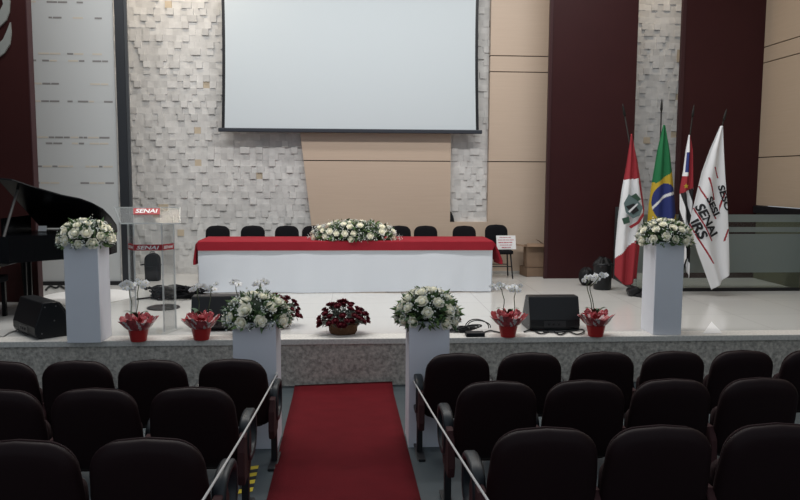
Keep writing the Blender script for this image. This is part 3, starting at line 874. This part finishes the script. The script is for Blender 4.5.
# upper sign lies on the reading shelf plane
def shelfp(px, py):
    d = ray(px, py); pl = (t.location+T0); nn = (T1-T0).cross(F0-T0).normalized(); tt = (pl-EYE).dot(nn)/d.dot(nn)
    q = EYE+d*tt-t.location
    return q + (nn if nn.y < 0 else -nn)*.012
sign(shelfp(133.5, 215.5), shelfp(160, 215.5), shelfp(160, 209.3), shelfp(133.5, 209.3), 'SENAI', .86, .66, t)
off = Vector((0, -.008, 0))
zt1 = LP(147, 244.5, -.165).z; zt0 = LP(147, 250.5, -.165).z
def P3(q, z, dy=-.01): return Vector((q.x, q.y+dy, z))
sign(P3(A, zt0), P3(Bq, zt0), P3(Bq, zt1), P3(A, zt1), 'SENAI', .82, .62, t)
sign(P3(Cq, zt0), P3(A, zt0), P3(A, zt1), P3(Cq, zt1), 'SENAI', .8, .5, t)
sign(P3(Bq, zt0), P3(D, zt0), P3(D, zt1), P3(Bq, zt1), 'SENAI', .8, .5, t)

# ------------------------------------------------------------------ grand piano
YH = 10.02; ZR = .98           # hinge line depth / rim height
hx0 = aty(41, 231, YH).x
t = thing('grand_piano', 'black grand piano with open lid at the left end of the stage', 'piano', (hx0, YH-.7, 0))
o_ = Vector(t.location)
an = R(29); lidn = Vector((0, math.sin(an), math.cos(an))); hp = Vector((0, YH, ZR+.012))
def lidp(px, py):
    d = ray(px, py); tt = (hp-EYE).dot(lidn)/d.dot(lidn); return EYE+d*tt-o_
curve = [(-3, 179), (12, 180.5), (36, 188.5), (62, 196), (80, 199.5), (92, 204), (103, 210), (111, 218), (116.5, 226), (117.5, 232), (112, 238)]
pts = [lidp(*c) for c in curve]
hl = lidp(41, 231.5); hr = pts[-1].copy()
yl = hp.y-o_.y
hl = Vector((pts[0].x-.0, yl, ZR+.012)); hr = Vector((pts[-1].x-.05, yl, ZR+.012))
poly = [hl]+pts+[hr]
nrm = lidn*.02
mb = MB(); n = len(poly)
mb.add(poly+[q+nrm for q in poly], [tuple(range(n))[::-1], tuple(range(n, 2*n))]+[(i, (i+1) % n, n+(i+1) % n, n+i) for i in range(n)])
mb.build('lid', PIANO, t, bevel=.004)
# body: same outline dropped to the horizontal (rotate about the hinge)
def flat(q):
    v = (Vector((0, yl, ZR+.012))-q); dist = math.hypot(q.y-yl, q.z-(ZR+.012)); return (q.x, yl-dist)
bp = [(hl.x, yl)]+[flat(q) for q in pts]+[(hr.x, yl)]
mb = MB(); mb.prism(bp, lambda x, y: (x, y, .68), lambda x, y: (x, y, ZR)); mb.build('case', PIANO, t)
front = bp[1][1]
mb = MB(); mb.box2((hl.x-.42, front, .62), (hl.x, yl, .74)); mb.box2((hl.x-.42, front, .62), (hl.x, front+.06, .93)); mb.box2((hl.x-.42, yl-.06, .62), (hl.x, yl, .93)); mb.build('keybed', PIANO, t, bevel=.01)
mb = MB()
for k in range(30): mb.box2((hl.x-.40, front+.08+k*.04, .742), (hl.x-.26, front+.08+k*.04+.037, .765))
mb.build('keys', mat('ivory', (.75, .73, .68), .4), t)
mb = MB(); mb.box2((hl.x-.02, front+.25, ZR), (hl.x+.0, yl-.3, ZR+.2)); mb.build('music_desk', PIANO, t)
mb = MB(); s0 = Vector((hl.x+.10, front+.04, ZR)); s1 = lidp(6.5, 190)-nrm*0; mb.tube([s0, Vector((s0.x+.02, s1.y, s1.z))], .016, 8); mb.build('prop_stick', mat('dark_stick', (.05, .05, .05), .5), t)
for (x, y) in ((hl.x-.15, front+.12), (hl.x-.15, yl-.15), (hr.x-.10, yl-.50)):
    mb = MB(); mb.lathe([(.035, .06), (.04, .12), (.06, .5), (.075, .62), (.075, .68)], (x, y, 0), 12)
    mb.lathe([(.02, .001), (.035, .02), (.035, .05), (.02, .065)], (x, y, 0), 10); mb.build('leg', PIANO, t)
mb = MB()
for dx in (-.07, .07): mb.bar((hl.x+.1, yl-.7+dx, .12), (hl.x+.1, yl-.7+dx, .68), .03)
mb.box2((hl.x+.05, yl-.83, .06), (hl.x+.16, yl-.57, .13)); mb.build('pedal_lyre', PIANO, t)
mb = MB(); mb.bar((hl.x+.02, front, .64), (hl.x+.06, front, .64), .01); mb.build('lock', GOLD, t)
# sheet of paper on the rim
q = aty(42.5, 229.5, YH-.45)
mb = MB(); mb.box((0, 0, .04), (.10, .004, .07), Matrix.Rotation(R(-20), 3, 'X')); o = mb.build('paper_slip', PAPER); o.location = (aty(42.5, 229, o_.y+yl-.5).x, o_.y+yl-.5, ZR+.002); tag(o, 'small white slip of paper standing on the piano rim', 'paper')
# bench
t = thing('piano_bench', 'black piano bench at the left edge beside the grand piano', 'bench', (aty(-26, 300, 9.0).x, 9.0, 0))
mb = MB(); mb.box2((-.33, -.18, .42), (.33, .18, .50)); mb.build('seat', BLACKC, t, bevel=.02)
for sx in (-1, 1):
    for sy in (-1, 1):
        mb = MB(); mb.box2((sx*.28-.022, sy*.14-.022, .001), (sx*.28+.022, sy*.14+.022, .42)); mb.build('leg', PIANO, t)

# ------------------------------------------------------------------ stage monitors
def make_monitor(name, label, loc, rz, W=.56):
    t = thing(name, label, 'speaker', loc, rz, 'black wedge stage monitors')
    prof = [(-.20, .03), (-.215, .06), (-.215, .13), (-.13, .375), (.02, .375), (.235, .03), (.20, .001), (-.17, .001)]
    mb = MB(); mb.prism(prof, lambda y, z: (-W/2, y, z), lambda y, z: (W/2, y, z)); mb.build('cabinet', BLACKP, t, bevel=.012)
    a = Vector((0, .025, .372)); b = Vector((0, .235, .035)); d = b-a; nn = Vector((0, -d.z, d.y)).normalized()
    g = MB(); g.box((a+b)/2+Vector((0, .012, .008)), (W-.05, .012, d.length-.05), d.to_track_quat('Z', 'X').to_matrix() @ Matrix.Rotation(R(90), 3, 'Z')); g.build('grille', mat('grille', (.02, .02, .022), .6, bump=.8, bscale=300), t)
    h = MB(); h.box2((-.12, -.219, .045), (.12, -.2145, .115)); h.build('jack_plate', mat('jack_plate', (.03, .03, .033), .4), t)
    for k, x in enumerate((-.07, -.02, .04)):
        s = MB(); s.tube([(x, -.226, .08), (x, -.218, .08)], .014, 10); s.build('socket', BLACKM, t)
    for sx in (-1, 1):
        s = MB()
        for (y, z) in ((-.15, .06), (.14, .06), (-.11, .33), (.0, .33), (-.02, .18)):
            s = MB(); s.tube([(sx*(W/2+.003), y, z), (sx*(W/2-.002), y, z)], .008, 8); s.build('screw', GREYM, t)
    return t
p = atz(555, 331.5, 0); make_monitor('stage_monitor', 'black wedge monitor on the right of the stage between two orchid pots', (p.x, p.y+.22, 0), 0)
p = atz(217, 333, 0); make_monitor('stage_monitor', 'black wedge monitor behind the orchids at the left table end', (p.x, p.y+.30, 0), R(2), .60)
p = atz(37, 338, 0); make_monitor('stage_monitor', 'black wedge monitor turned sideways left of the white pedestal below the piano', (p.x-.02, p.y+.26, 0), R(-48), .64)

# ------------------------------------------------------------------ bin
p = atz(605, 290.5, 0); t = thing('waste_bin', 'black waste bin with a bag standing before the burgundy panel', 'bin', (p.x, p.y+.13, 0.001))
mb = MB(); mb.lathe([(.125, 0), (.13, .01), (.14, .36), (.143, .37), (.143, .40), (.12, .40), (.11, .1)], n=28); mb.build('body', BLACKP, t, smooth=True)
mb = MB(); mb.grid(lambda u, v: ((.145-.12*v+.02*math.sin(u*40))*math.cos(u*6.283), (.145-.12*v+.02*math.sin(u*40))*math.sin(u*6.283), .36+.12*math.sin(v*1.6)+.015*math.sin(u*25+v*6)), 40, 6); mb.build('bin_bag', mat('bin_bag', (.010, .010, .011), .55, spec=.2), t, smooth=True)
p = atz(593, 288, 0)
mb = MB(); rs = random.Random(4)
mb.grid(lambda u, v: ((.12*math.sin(v*math.pi*.93+.1)+.012*math.sin(u*37))*math.cos(u*6.283), (.12*math.sin(v*math.pi*.93+.1)+.012*math.sin(u*44))*math.sin(u*6.283), .22*(1-math.cos(v*math.pi))/1.6+.01*math.sin(u*31)), 36, 10)
o = mb.build('rubbish_bag', MATS['bin_bag'], smooth=True); o.location = (p.x-.02, p.y+.28, .005); tag(o, 'black rubbish bag slumped on floor left of the waste bin', 'bag')

# ------------------------------------------------------------------ glass railing
YR = 10.78
xr0 = aty(636, 292, YR).x; xr1 = xd-.07
t = thing('glass_railing', 'frosted glass railing with black bottom rail behind the flags on the right', 'railing', (xr0, YR, 0))
Z = lambda py, Y=YR: aty(740, py, Y).z
Lr = xr1-xr0
xp = aty(616.5, 250, 12.1).x-xr0; yp = 12.1-YR
def band(mb, z0, z1, th=.006):
    mb.box2((0, -th/2, z0), (Lr, th/2, z1))
    dy = Vector((xp, yp, 0)); 
    mb.add([(0, 0, z0), (xp, yp, z0), (xp, yp, z1), (0, 0, z1), (th, 0, z0), (xp+th, yp, z0), (xp+th, yp, z1), (th, 0, z1)], [(0,1,2,3),(4,7,6,5),(0,4,5,1),(3,2,6,7),(0,3,7,4),(1,5,6,2)])
mb = MB(); band(mb, .05, Z(214.5), .006); mb.build('glass_pane', CLEARG, t)
for a, b in ((222, 214.5), (232, 227), (272.5, 234)):
    mb = MB(); band(mb, Z(a), Z(b), .012); mb.build('frosted_band', FROST, t)
mb = MB(); mb.box2((-.02, -.03, .001), (Lr, .03, .045)); mb.bar((0, 0, .023), (xp, yp, .023), .05, .044); mb.build('bottom_rail', BLACKM, t)
mb = MB(); mb.box2((xp-.035, yp-.03, .001), (xp+.045, yp+.03, 1.2)); mb.build('post', mat('dark_post', (.045, .05, .052), .4), t)
# steps-like dark recess on the floor behind the railing
mb = MB(); q0 = atz(757, 279, .003); q1 = atz(779, 282.5, .003)
mb.add([(q0.x, q0.y, .004), (q1.x, q1.y, .004), (xd, q1.y, .004), (xd, q0.y, .004)], [(0, 1, 2, 3)])
o = mb.build('floor_hatch', OLIVE, origin=q0, solid=.003); tag(o, 'dark olive opening in the floor behind the glass railing', 'hatch')

# ------------------------------------------------------------------ flags
YF = 10.42
pb = atz(657, 298, 0)
t = thing('flag_stand', 'black flag stand with four fanned sockets behind the right pedestal', 'flag stand', (pb.x, YF, 0))
mb = MB(); mb.lathe([(.30, .001), (.30, .03), (.24, .05), (.08, .07), (.06, .2), (.0001, .2)], n=28); mb.build('base', BLACKM, t, smooth=False)
mb = MB()
for dx, dy in ((-.02, .12), (.0, .24), (.2, .06), (.31, -.06)): mb.tube([(dx*.7, dy*.5, .05), (dx, dy, .34)], .03, 10)
mb.box2((-.33, -.05, .02), (.36, .05, .10)); mb.build('socket', BLACKM, t)
mb = MB()
for sg in (-1, 1): mb.box((sg*.28, -.06, .07), (.16, .12, .10), Matrix.Rotation(R(20*sg), 3, 'Y'))
mb.build('foot', BLACKM, t, bevel=.02)
base_px = (657, 290)
def flag(name, label, tip, Y, left, right, region, mats, folds, amp, nu=90, nv=130, decals=None, bottom=None, bx=657):
    """left/right: lists of (px,py) along the two hanging edges from the sleeve top to the hem"""
    def interp(pl, v):
        f_ = v*(len(pl)-1); k_ = min(int(f_), len(pl)-2); a, b = pl[k_], pl[k_+1]; w = f_-k_
        return (a[0]+(b[0]-a[0])*w, a[1]+(b[1]-a[1])*w)
    # resample edges by arc so that v is even in y
    o3 = aty(bx, 290, Y)
    root = Vector((o3.x, Y, max(.12, 0)))
    t = thing(name, label, 'flag', root, 0, 'flags on the fan stand')
    def px(u, v):
        a = interp(left, v); b = interp(right, v); x = a[0]+(b[0]-a[0])*u; y = a[1]+(b[1]-a[1])*u
        if bottom: y += bottom(u)*v**6
        return x, y
    def fn(u, v, off=0):
        x, y = px(u, v); q = aty(x, y, Y)
        dy = amp*(math.sin(u*folds*2*math.pi+v*1.5)+.35*math.sin(u*folds*4.3+2+v*3))*(.25+.75*v) - .05*math.sin(math.pi*u)*v
        return Vector((q.x-root.x, dy-off, q.z-root.z))
    mb = MB(); mb.grid(fn, nu, nv, (lambda u, v: region(u, v, *px(u, v))))
    c = mb.build('cloth', mats, t, smooth=True, solid=.004)
    if decals:
        for (geo, m, nm) in decals:
            mbd = MB()
            for vs, fs in geo:
                mbd.add([fn(min(1, max(0, a)), min(1, max(0, b)), .006) for a, b in vs], fs)
            mbd.build(nm, m, c, fix=False)
    A = Vector((0, 0, 0)); tp = aty(tip[0], tip[1], Y)-root
    bk = Vector((0, .075, 0)); A2 = tp.normalized()*-.05
    mb = MB(); mb.tube([A2+bk, tp*.93+bk], .011, 8); mb.build('pole', mat('dark_pole', (.012, .010, .009), .6, spec=.2), t, smooth=True)
    d = tp.normalized(); mb = MB()
    L = tp.length*.07
    tp = tp+bk; mb.tube([tp-d*L*1.0, tp-d*L*.8, tp-d*L*.45, tp-d*L*.2, tp], [.010, .02, .016, .010, .002], 8); mb.build('finial', mat('finial', (.012, .011, .010), .5, spec=.3), t, smooth=True)
    return t, px, fn

# city flag red/white/red with crest
def reg1(u, v, x, y):
    if v > .98 or u < .0: return 0
    s = y - (x-632)*-.10
    if x > 638.2+ (y-165)*.0 and y > 172 and y < 215 and x-(636+ (y-172)*.19) > 0: return 0
    if s < 179 : return 0
    if s < 235+ (632-x)*-.02+ (x-640)*-.9: return 1
    return 0
c1 = [(631.3, 134), (626.5, 165), (622, 190), (618, 220), (615.5, 250), (615, 275)]
c1r = [(631.8, 134), (637.5, 160), (641.5, 185), (645, 210), (641, 240), (637, 273)]
flag('flag', 'red and white flag with a crest, leaning left beside the burgundy panel', (624.5, 103), YF+.05, c1, c1r, reg1, [FR, FW], 2.2, .035,
     decals=None, bottom=lambda u: 11*math.sin(math.pi*min(1, u*1.0))*1.0 if u < .75 else 6)
FL1 = [o for o in COL.objects if o.name.startswith('flag') and o.get('label', '').startswith('red and white')][0]
def decal_px(root_obj, Y, poly, m, nm, parent, off, mk=None):
    """polygon drawn at real place on a cloth plane, thin solid"""
    mb = MB(); vs = [aty(a, b, Y)-Vector(root_obj.location)+Vector((0, off, 0)) for a, b in poly]
    mb.add(vs, [tuple(range(len(vs)))]); return mb.build(nm, m, parent, solid=.003)
cl1 = [o for o in COL.objects if o.parent == FL1 and o.name.startswith('cloth')][0]
Yd = YF+.05; o1 = -.11
decal_px(FL1, Yd, [(621, 203), (626, 194), (634, 199), (640, 207), (637, 215), (630, 218), (623, 212)], FTEAL, 'crest_shield', cl1, o1)
decal_px(FL1, Yd, [(623, 206), (631, 203), (636, 210), (630, 214)], FK, 'crest_centre', cl1, o1-.006)
decal_px(FL1, Yd, [(625, 211), (634, 203), (635, 204), (626.5, 212.5)], FW, 'crest_band', cl1, o1-.010)
decal_px(FL1, Yd, [(628, 196), (633, 193), (638, 199), (635, 201)], FDG, 'crest_leaf', cl1, o1-.004)
decal_px(FL1, Yd, [(619, 218), (626, 216), (627, 222), (621, 224)], FDG, 'crest_leaf', cl1, o1-.004)
decal_px(FL1, Yd, [(626, 226), (634, 221), (640, 212), (641, 215), (636, 223), (628, 228)], FR, 'crest_ribbon', cl1, o1-.006)

# Brazil
def reg2(u, v, x, y):
    cx_, cy_ = 665, 203; dx, dy = (x-cx_)/13.5, (y-cy_)/19.5
    if dx*dx+dy*dy < 1:
        yb = 196.5 - (x-664)*.62 + .03*(x-664)**2
        if abs(y-yb) < 1.5: return 3
        rnd = math.sin(x*12.9898+y*78.233)*43758.5453; 
        return 2
    top = 186 - (x-652)*.72
    if x < 655: top = 182-(x-655)*-.9*0
    return 0 if y < top else 1
flag('flag', 'green, yellow and blue national flag in front of the stone strip', (664, 98), YF+.17, [(663.3, 125), (657.5, 150), (652.5, 180), (649, 205), (646.5, 240)], [(665, 125), (669.5, 150), (673, 180), (676, 210), (679, 240)], reg2, [FG, FY, FB, FW], 2.0, .03)
# Sao Paulo state flag
def reg3(u, v, x, y):
    s = (x-686)+ (y-135)*.0
    if v < .22 and u > .5: return 2
    if y < 160 and u > .62: return 2
    if y < 172 and u < .62: return 3 if (u > .18 and y > 152) else 1
    if y < 176: return 1 if u < .5 else 2
    if y < 192+ (x-684)*-.5: return 2
    w = (x-680) - (y-190)*.22
    k_ = int(math.floor(w/4.2))
    return 0 if k_ % 2 == 0 else 1
flag('flag', 'black and white striped flag with red corner between green and white flags', (696.5, 104), YF-.01, [(688.8, 135), (686, 150), (683.5, 170), (680, 190), (680, 215), (683, 262)], [(690, 135), (692.3, 150), (692.5, 170), (692.6, 190), (691, 220), (688, 278)], reg3, [FK, FW, FR, FB], 1.7, .03, bx=672)
FL3 = [o for o in COL.objects if o.get('label', '').startswith('black and white striped')][0]
cl3 = [o for o in COL.objects if o.parent == FL3 and o.name.startswith('cloth')][0]
star = []
for k in range(10):
    rr_ = 2.7 if k % 2 == 0 else 1.15; star.append((683+rr_*math.sin(k*.628), 186-rr_*math.cos(k*.628)))
decal_px(FL3, YF-.01, star, FY, 'gold_star', cl3, -.10)
# white lettered flag
def reg4(u, v, x, y):
    if u < .78:
        # red diagonal lines falling to the right
        for (x0, y0, x1, y1) in ((699, 186, 716, 219), (694, 208, 711, 241), (689, 222, 711.5, 263), (714, 167, 718, 178), (708, 177, 714, 200)):
            if y0 <= y <= y1 and abs(x-(x0+(x1-x0)*(y-y0)/(y1-y0))) < .85: return 1
    else:
        for (x0, y0, x1, y1) in ((725, 190, 714, 226), (727, 229, 723, 241)):
            if y0 <= y <= y1 and abs(x-(x0+(x1-x0)*(y-y0)/(y1-y0))) < .85: return 1
    return 0
t4, px4, fn4 = flag('flag', 'white flag with black letters and red diagonal lines, rightmost on the stand', (729.5, 108), YF-.14,
     [(720.5, 126), (710, 150), (702, 172), (693, 210), (690, 225), (698, 252), (712, 290)], [(722.8, 126), (723.5, 150), (724.5, 175), (726.5, 205), (727.5, 235), (728, 262), (728, 274)], reg4, [FW, FR], 1.6, .035, nu=120, nv=220, bx=681)
cl4 = [o for o in COL.objects if o.parent == t4 and o.name.startswith('cloth')][0]
# lettering along the diagonals: mapped on the cloth by inverting px
def inv4(x, y):
    best = None; u, v = .5, .5
    for it in range(40):
        a = px4(u, v); e1 = x-a[0]; e2 = y-a[1]
        if abs(e1)+abs(e2) < .02: break
        du = px4(min(1, u+.01), v); dv = px4(u, min(1, v+.01)) if v < .985 else px4(u, v-.01)
        sg = 1 if v < .985 else -1
        J = Matrix(((( du[0]-a[0])/.01, (dv[0]-a[0])/.01*sg), ((du[1]-a[1])/.01, (dv[1]-a[1])/.01*sg)))
        if abs(J.determinant()) < 1e-6: break
        s_ = J.inverted() @ Vector((e1, e2)); u = min(.99, max(0.01, u+s_.x*.8)); v = min(.99, max(.01, v+s_.y*.8))
    return u, v
def letter4(body, cx_, cy_, ang, L, hgt):
    vs, fs, w, h = text_geo(body, 1, 0, .035)
    mb = MB(); ca, sa = math.cos(ang), math.sin(ang); out = []
    for q in vs:
        lx_, ly_ = q.x/w*L, q.y/h*hgt
        x = cx_+lx_*ca+ly_*sa; y = cy_+lx_*sa-ly_*ca
        u, v = inv4(x, y); out.append(fn4(u, v, .012))
    mb.add(out, fs); mb.build('lettering', FK, cl4, fix=False)
AN = math.atan2(33, 17)
letter4('SENAI', 706, 220, AN, 34, 9)
letter4('IRS', 698, 229, AN, 20, 9)
letter4('SESI', 712, 206, AN, 20, 7.5)
letter4('SESO', 723.8, 198, R(75), 26, 6)

# ------------------------------------------------------------------ cables, mats, odds and ends
def cable(name, label, pts, r, cat='cable', z=.006, m=BLACKP, group=None):
    w = [atz(a, b, 0) for a, b in pts]; P_ = []
    n = 8
    for i in range(len(w)-1):
        p0 = w[max(0, i-1)]; p1 = w[i]; p2 = w[i+1]; p3 = w[min(len(w)-1, i+2)]
        for k in range(n):
            s = k/n; P_.append(.5*((2*p1)+(p2-p0)*s+(2*p0-5*p1+4*p2-p3)*s*s+(3*p1-p0-3*p2+p3)*s**3))
    P_.append(w[-1]); P_ = [Vector((q.x, q.y, z+r)) for q in P_]
    mb = MB(); mb.tube(P_, r, 6); o = mb.build(name, m, origin=P_[0], smooth=True); tag(o, label, cat, group); return o
cable('cable', 'black cable looping along the stage edge below the right monitor', [(524, 333), (532, 331), (541, 335), (552, 332), (560, 336), (568, 333), (577, 335.5), (584, 333), (580, 330.5), (560, 333.5), (543, 333)], .008)
cable('cable', 'black cable running between adaptor box and the middle orchid pot', [(483, 334), (490, 332), (496, 333), (501, 334)], .008)
# cable tangle right of right floor arrangement
mb = MB(); rs = random.Random(5)
for k in range(5):
    c_ = atz(458+k*3, 332.5, 0); pts = []
    for i in range(30):
        a = i/29*6.0+k; pts.append(Vector((c_.x+.12*math.cos(a)*(1+.2*math.sin(3*a)), c_.y+.05*math.sin(a)+.02, .015+.012*k+.01*math.sin(2*a))))
    mb.tube(pts, .008, 6)
o = mb.build('cable_coil', BLACKP, origin=(atz(460, 333, 0)), smooth=True); tag(o, 'black cable coil on the stage edge beside the right floor arrangement', 'cable')
mb = MB(); c_ = atz(477, 330, 0); pts = []
for i in range(24):
    a = i/23*math.pi; pts.append((c_.x-.13*math.cos(a), c_.y+.03*math.sin(2*a), .02+.10*math.sin(a)))
mb.tube(pts, .006, 6); mb.tube([(p_[0]+.03, p_[1]+.05, p_[2]*.8) for p_ in pts], .006, 6)
o = mb.build('cable', BLACKP, origin=c_, smooth=True); tag(o, 'stiff black cable arching up behind the adaptor box', 'cable')
t = thing('adaptor_box', 'small flat black adaptor box lying on the stage edge', 'adaptor', atz(475.5, 337, .001)+Vector((0, .05, 0)))
mb = MB(); mb.box2((-.10, -.06, 0), (.10, .06, .045)); mb.build('body', BLACKP, t, bevel=.008)
mb = MB()
for x in (-.05, 0, .05): mb.tube([(x, .061, .02), (x, .075, .02)], .009, 8)
mb.build('plug', BLACKM, t)
# left: plug cable to monitor
cable('cable', 'thin grey cable with yellow plug at the left sideways monitor', [(-4, 336), (3, 337.5), (9, 334), (17, 331)], .005, m=GREYM)
c_ = atz(17, 331, 0); mb = MB(); mb.tube([(c_.x, c_.y, .02), (c_.x+.01, c_.y+.02, .06)], .011, 8); o = mb.build('jack_plug', GOLD, origin=c_); tag(o, 'small yellow plug at the foot of the left sideways monitor', 'plug')
# cable on floor near glass
cable('cable', 'black cable snaking along the floor below the frosted partition', [(46, 291), (50, 287.5), (56, 289), (60, 287), (66, 289.5), (73, 287)], .014)
# round white mat
mb = MB(); c_ = atz(88, 297.0, 0); mb.lathe([(.62, .001), (.63, .006), (.62, .012)], n=48, sy=1.05); o = mb.build('round_mat', mat('white_mat', (.78, .78, .77), .6)); o.location = c_; tag(o, 'round white mat on the stage floor behind the left pedestal', 'mat')
# heap of black cables behind lectern
mb = MB(); rs = random.Random(11)
A0 = atz(140, 300, 0); B0 = atz(200, 300, 0)
for k in range(34):
    cx_ = rs.uniform(A0.x+.15, B0.x-.1); cy_ = A0.y+rs.uniform(.0, .32); pts = []; ra = rs.uniform(.08, .22); h_ = rs.uniform(.02, .15)
    for i in range(20):
        a = i/19*rs.uniform(4, 6.3)+k; pts.append((cx_+ra*1.2*math.cos(a), cy_+ra*.6*math.sin(a), h_+.02*math.sin(3*a+k)))
    mb.tube(pts, .012, 5)
mb.grid(lambda u, v: (A0.x+.12+(B0.x-A0.x-.15)*u, A0.y+.05+.3*v, .012+.15*math.sin(math.pi*u)**.5*math.sin(math.pi*v)**.5+.02*math.sin(u*23)*math.sin(v*9)), 30, 10)
mb.tube([(A0.x-.05, A0.y, .012), (A0.x+.1, A0.y+.06, .02), (A0.x+.3, A0.y+.1, .05)], .012, 6)
o = mb.build('cable_heap', BLACKC, origin=A0, smooth=True); tag(o, 'heap of black cables on the floor between lectern and table', 'cables')
# round stand base
c_ = atz(163.5, 308, 0); mb = MB(); mb.lathe([(.20, .001), (.205, .012), (.18, .022), (.03, .03), (.02, .05), (.0005, .05)], n=32); o = mb.build('stand_base', BLACKM); o.location = c_; tag(o, 'round black stand base on the floor seen through the clear lectern', 'stand')
# black rounded bag by the stone wall
c_ = atz(151.5, 281.5, 0); t = thing('bag', 'black round topped bag standing by the stone wall behind the lectern', 'bag', (c_.x, c_.y+.1, .001))
ol = rrect(.115, .11, 0, .44, .105, .02)
mb = MB(); mb.rings(pillow(ol, [(.03, -.09), (.006, -.08), (0, -.06), (0, .06), (.006, .08), (.03, .09)], 0)); mb.build('body', BLACKC, t, smooth=True)
mb = MB(); mb.box2((-.085, -.105, .05), (.085, -.088, .24)); mb.build('pocket', BLACKC, t, bevel=.01)
mb = MB(); mb.tube([(-.19, 0, .255), (-.13, 0, .26), (-.1, 0, .26)], .013, 6); mb.tube([(.1, 0, .26), (.13, 0, .26), (.17, 0, .255)], .013, 6); mb.build('strap', BLACKM, t)
mb = MB(); mb.tube([(-.04, 0, .435), (-.03, 0, .465), (.03, 0, .465), (.04, 0, .435)], .008, 6); mb.build('handle', BLACKM, t)
# dark box at the stone recess
c_ = aty(451.5, 218, YW-.06)
mb = MB(); mb.prism([(0, 0), (.075, 0), (.055, .09), (.02, .17), (0, .18)], lambda x, z: (x, 0, z), lambda x, z: (x, .1, z)); o = mb.build('small_speaker', BLACKP); o.location = (xR+.003, YW+.0, zb+.001); tag(o, 'small dark wedge in the bottom corner of the right stone recess', 'speaker')
# reflected light patch on the stage floor, painted as a flat white triangle
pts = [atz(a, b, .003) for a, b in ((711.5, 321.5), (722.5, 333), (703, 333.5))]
mb = MB(); mb.add(pts, [(0, 1, 2)]); o = mb.build('painted_light_patch', PAPER, origin=pts[1], solid=.002); tag(o, 'white triangle painted as a light patch at the stage edge right of the pedestal', 'paper')

for o in PROTO: bpy.data.objects.remove(o)

# ------------------------------------------------------------------ light
w = bpy.data.worlds.new('world'); SC.world = w; w.use_nodes = True
bg = w.node_tree.nodes['Background']; bg.inputs[0].default_value = (.80, .90, 1.0, 1); bg.inputs[1].default_value = .50
def area(name, loc, rot, sx, sy, power, col=(1, 1, 1)):
    l = bpy.data.lights.new(name, 'AREA'); l.shape = 'RECTANGLE'; l.size = sx; l.size_y = sy; l.energy = power; l.color = col
    o = bpy.data.objects.new(name, l); COL.objects.link(o); o.location = loc; o.rotation_euler = [R(a) for a in rot]; return o
area('stage_light', (0, 10.6, 6.2), (0, 0, 0), 9, .5, 130, (1, .98, .95))
area('stage_light', (0, 8.5, 6.2), (8, 0, 0), 10, .5, 330, (1, .98, .96))
area('wall_washer', (-3.0, 12.25, 6.1), (8, 0, 0), 1.6, .06, 45, (1, .84, .66))
area('wall_washer', (4.9, 12.3, 6.1), (8, 0, 0), 1.0, .06, 26, (1, .82, .62))

SC.cycles.transparent_max_bounces = 40
SC.view_settings.view_transform = 'Standard'; SC.view_settings.look = 'None'
SC.view_settings.gamma = 1; SC.view_settings.use_curve_mapping = False; SC.view_settings.exposure = 0
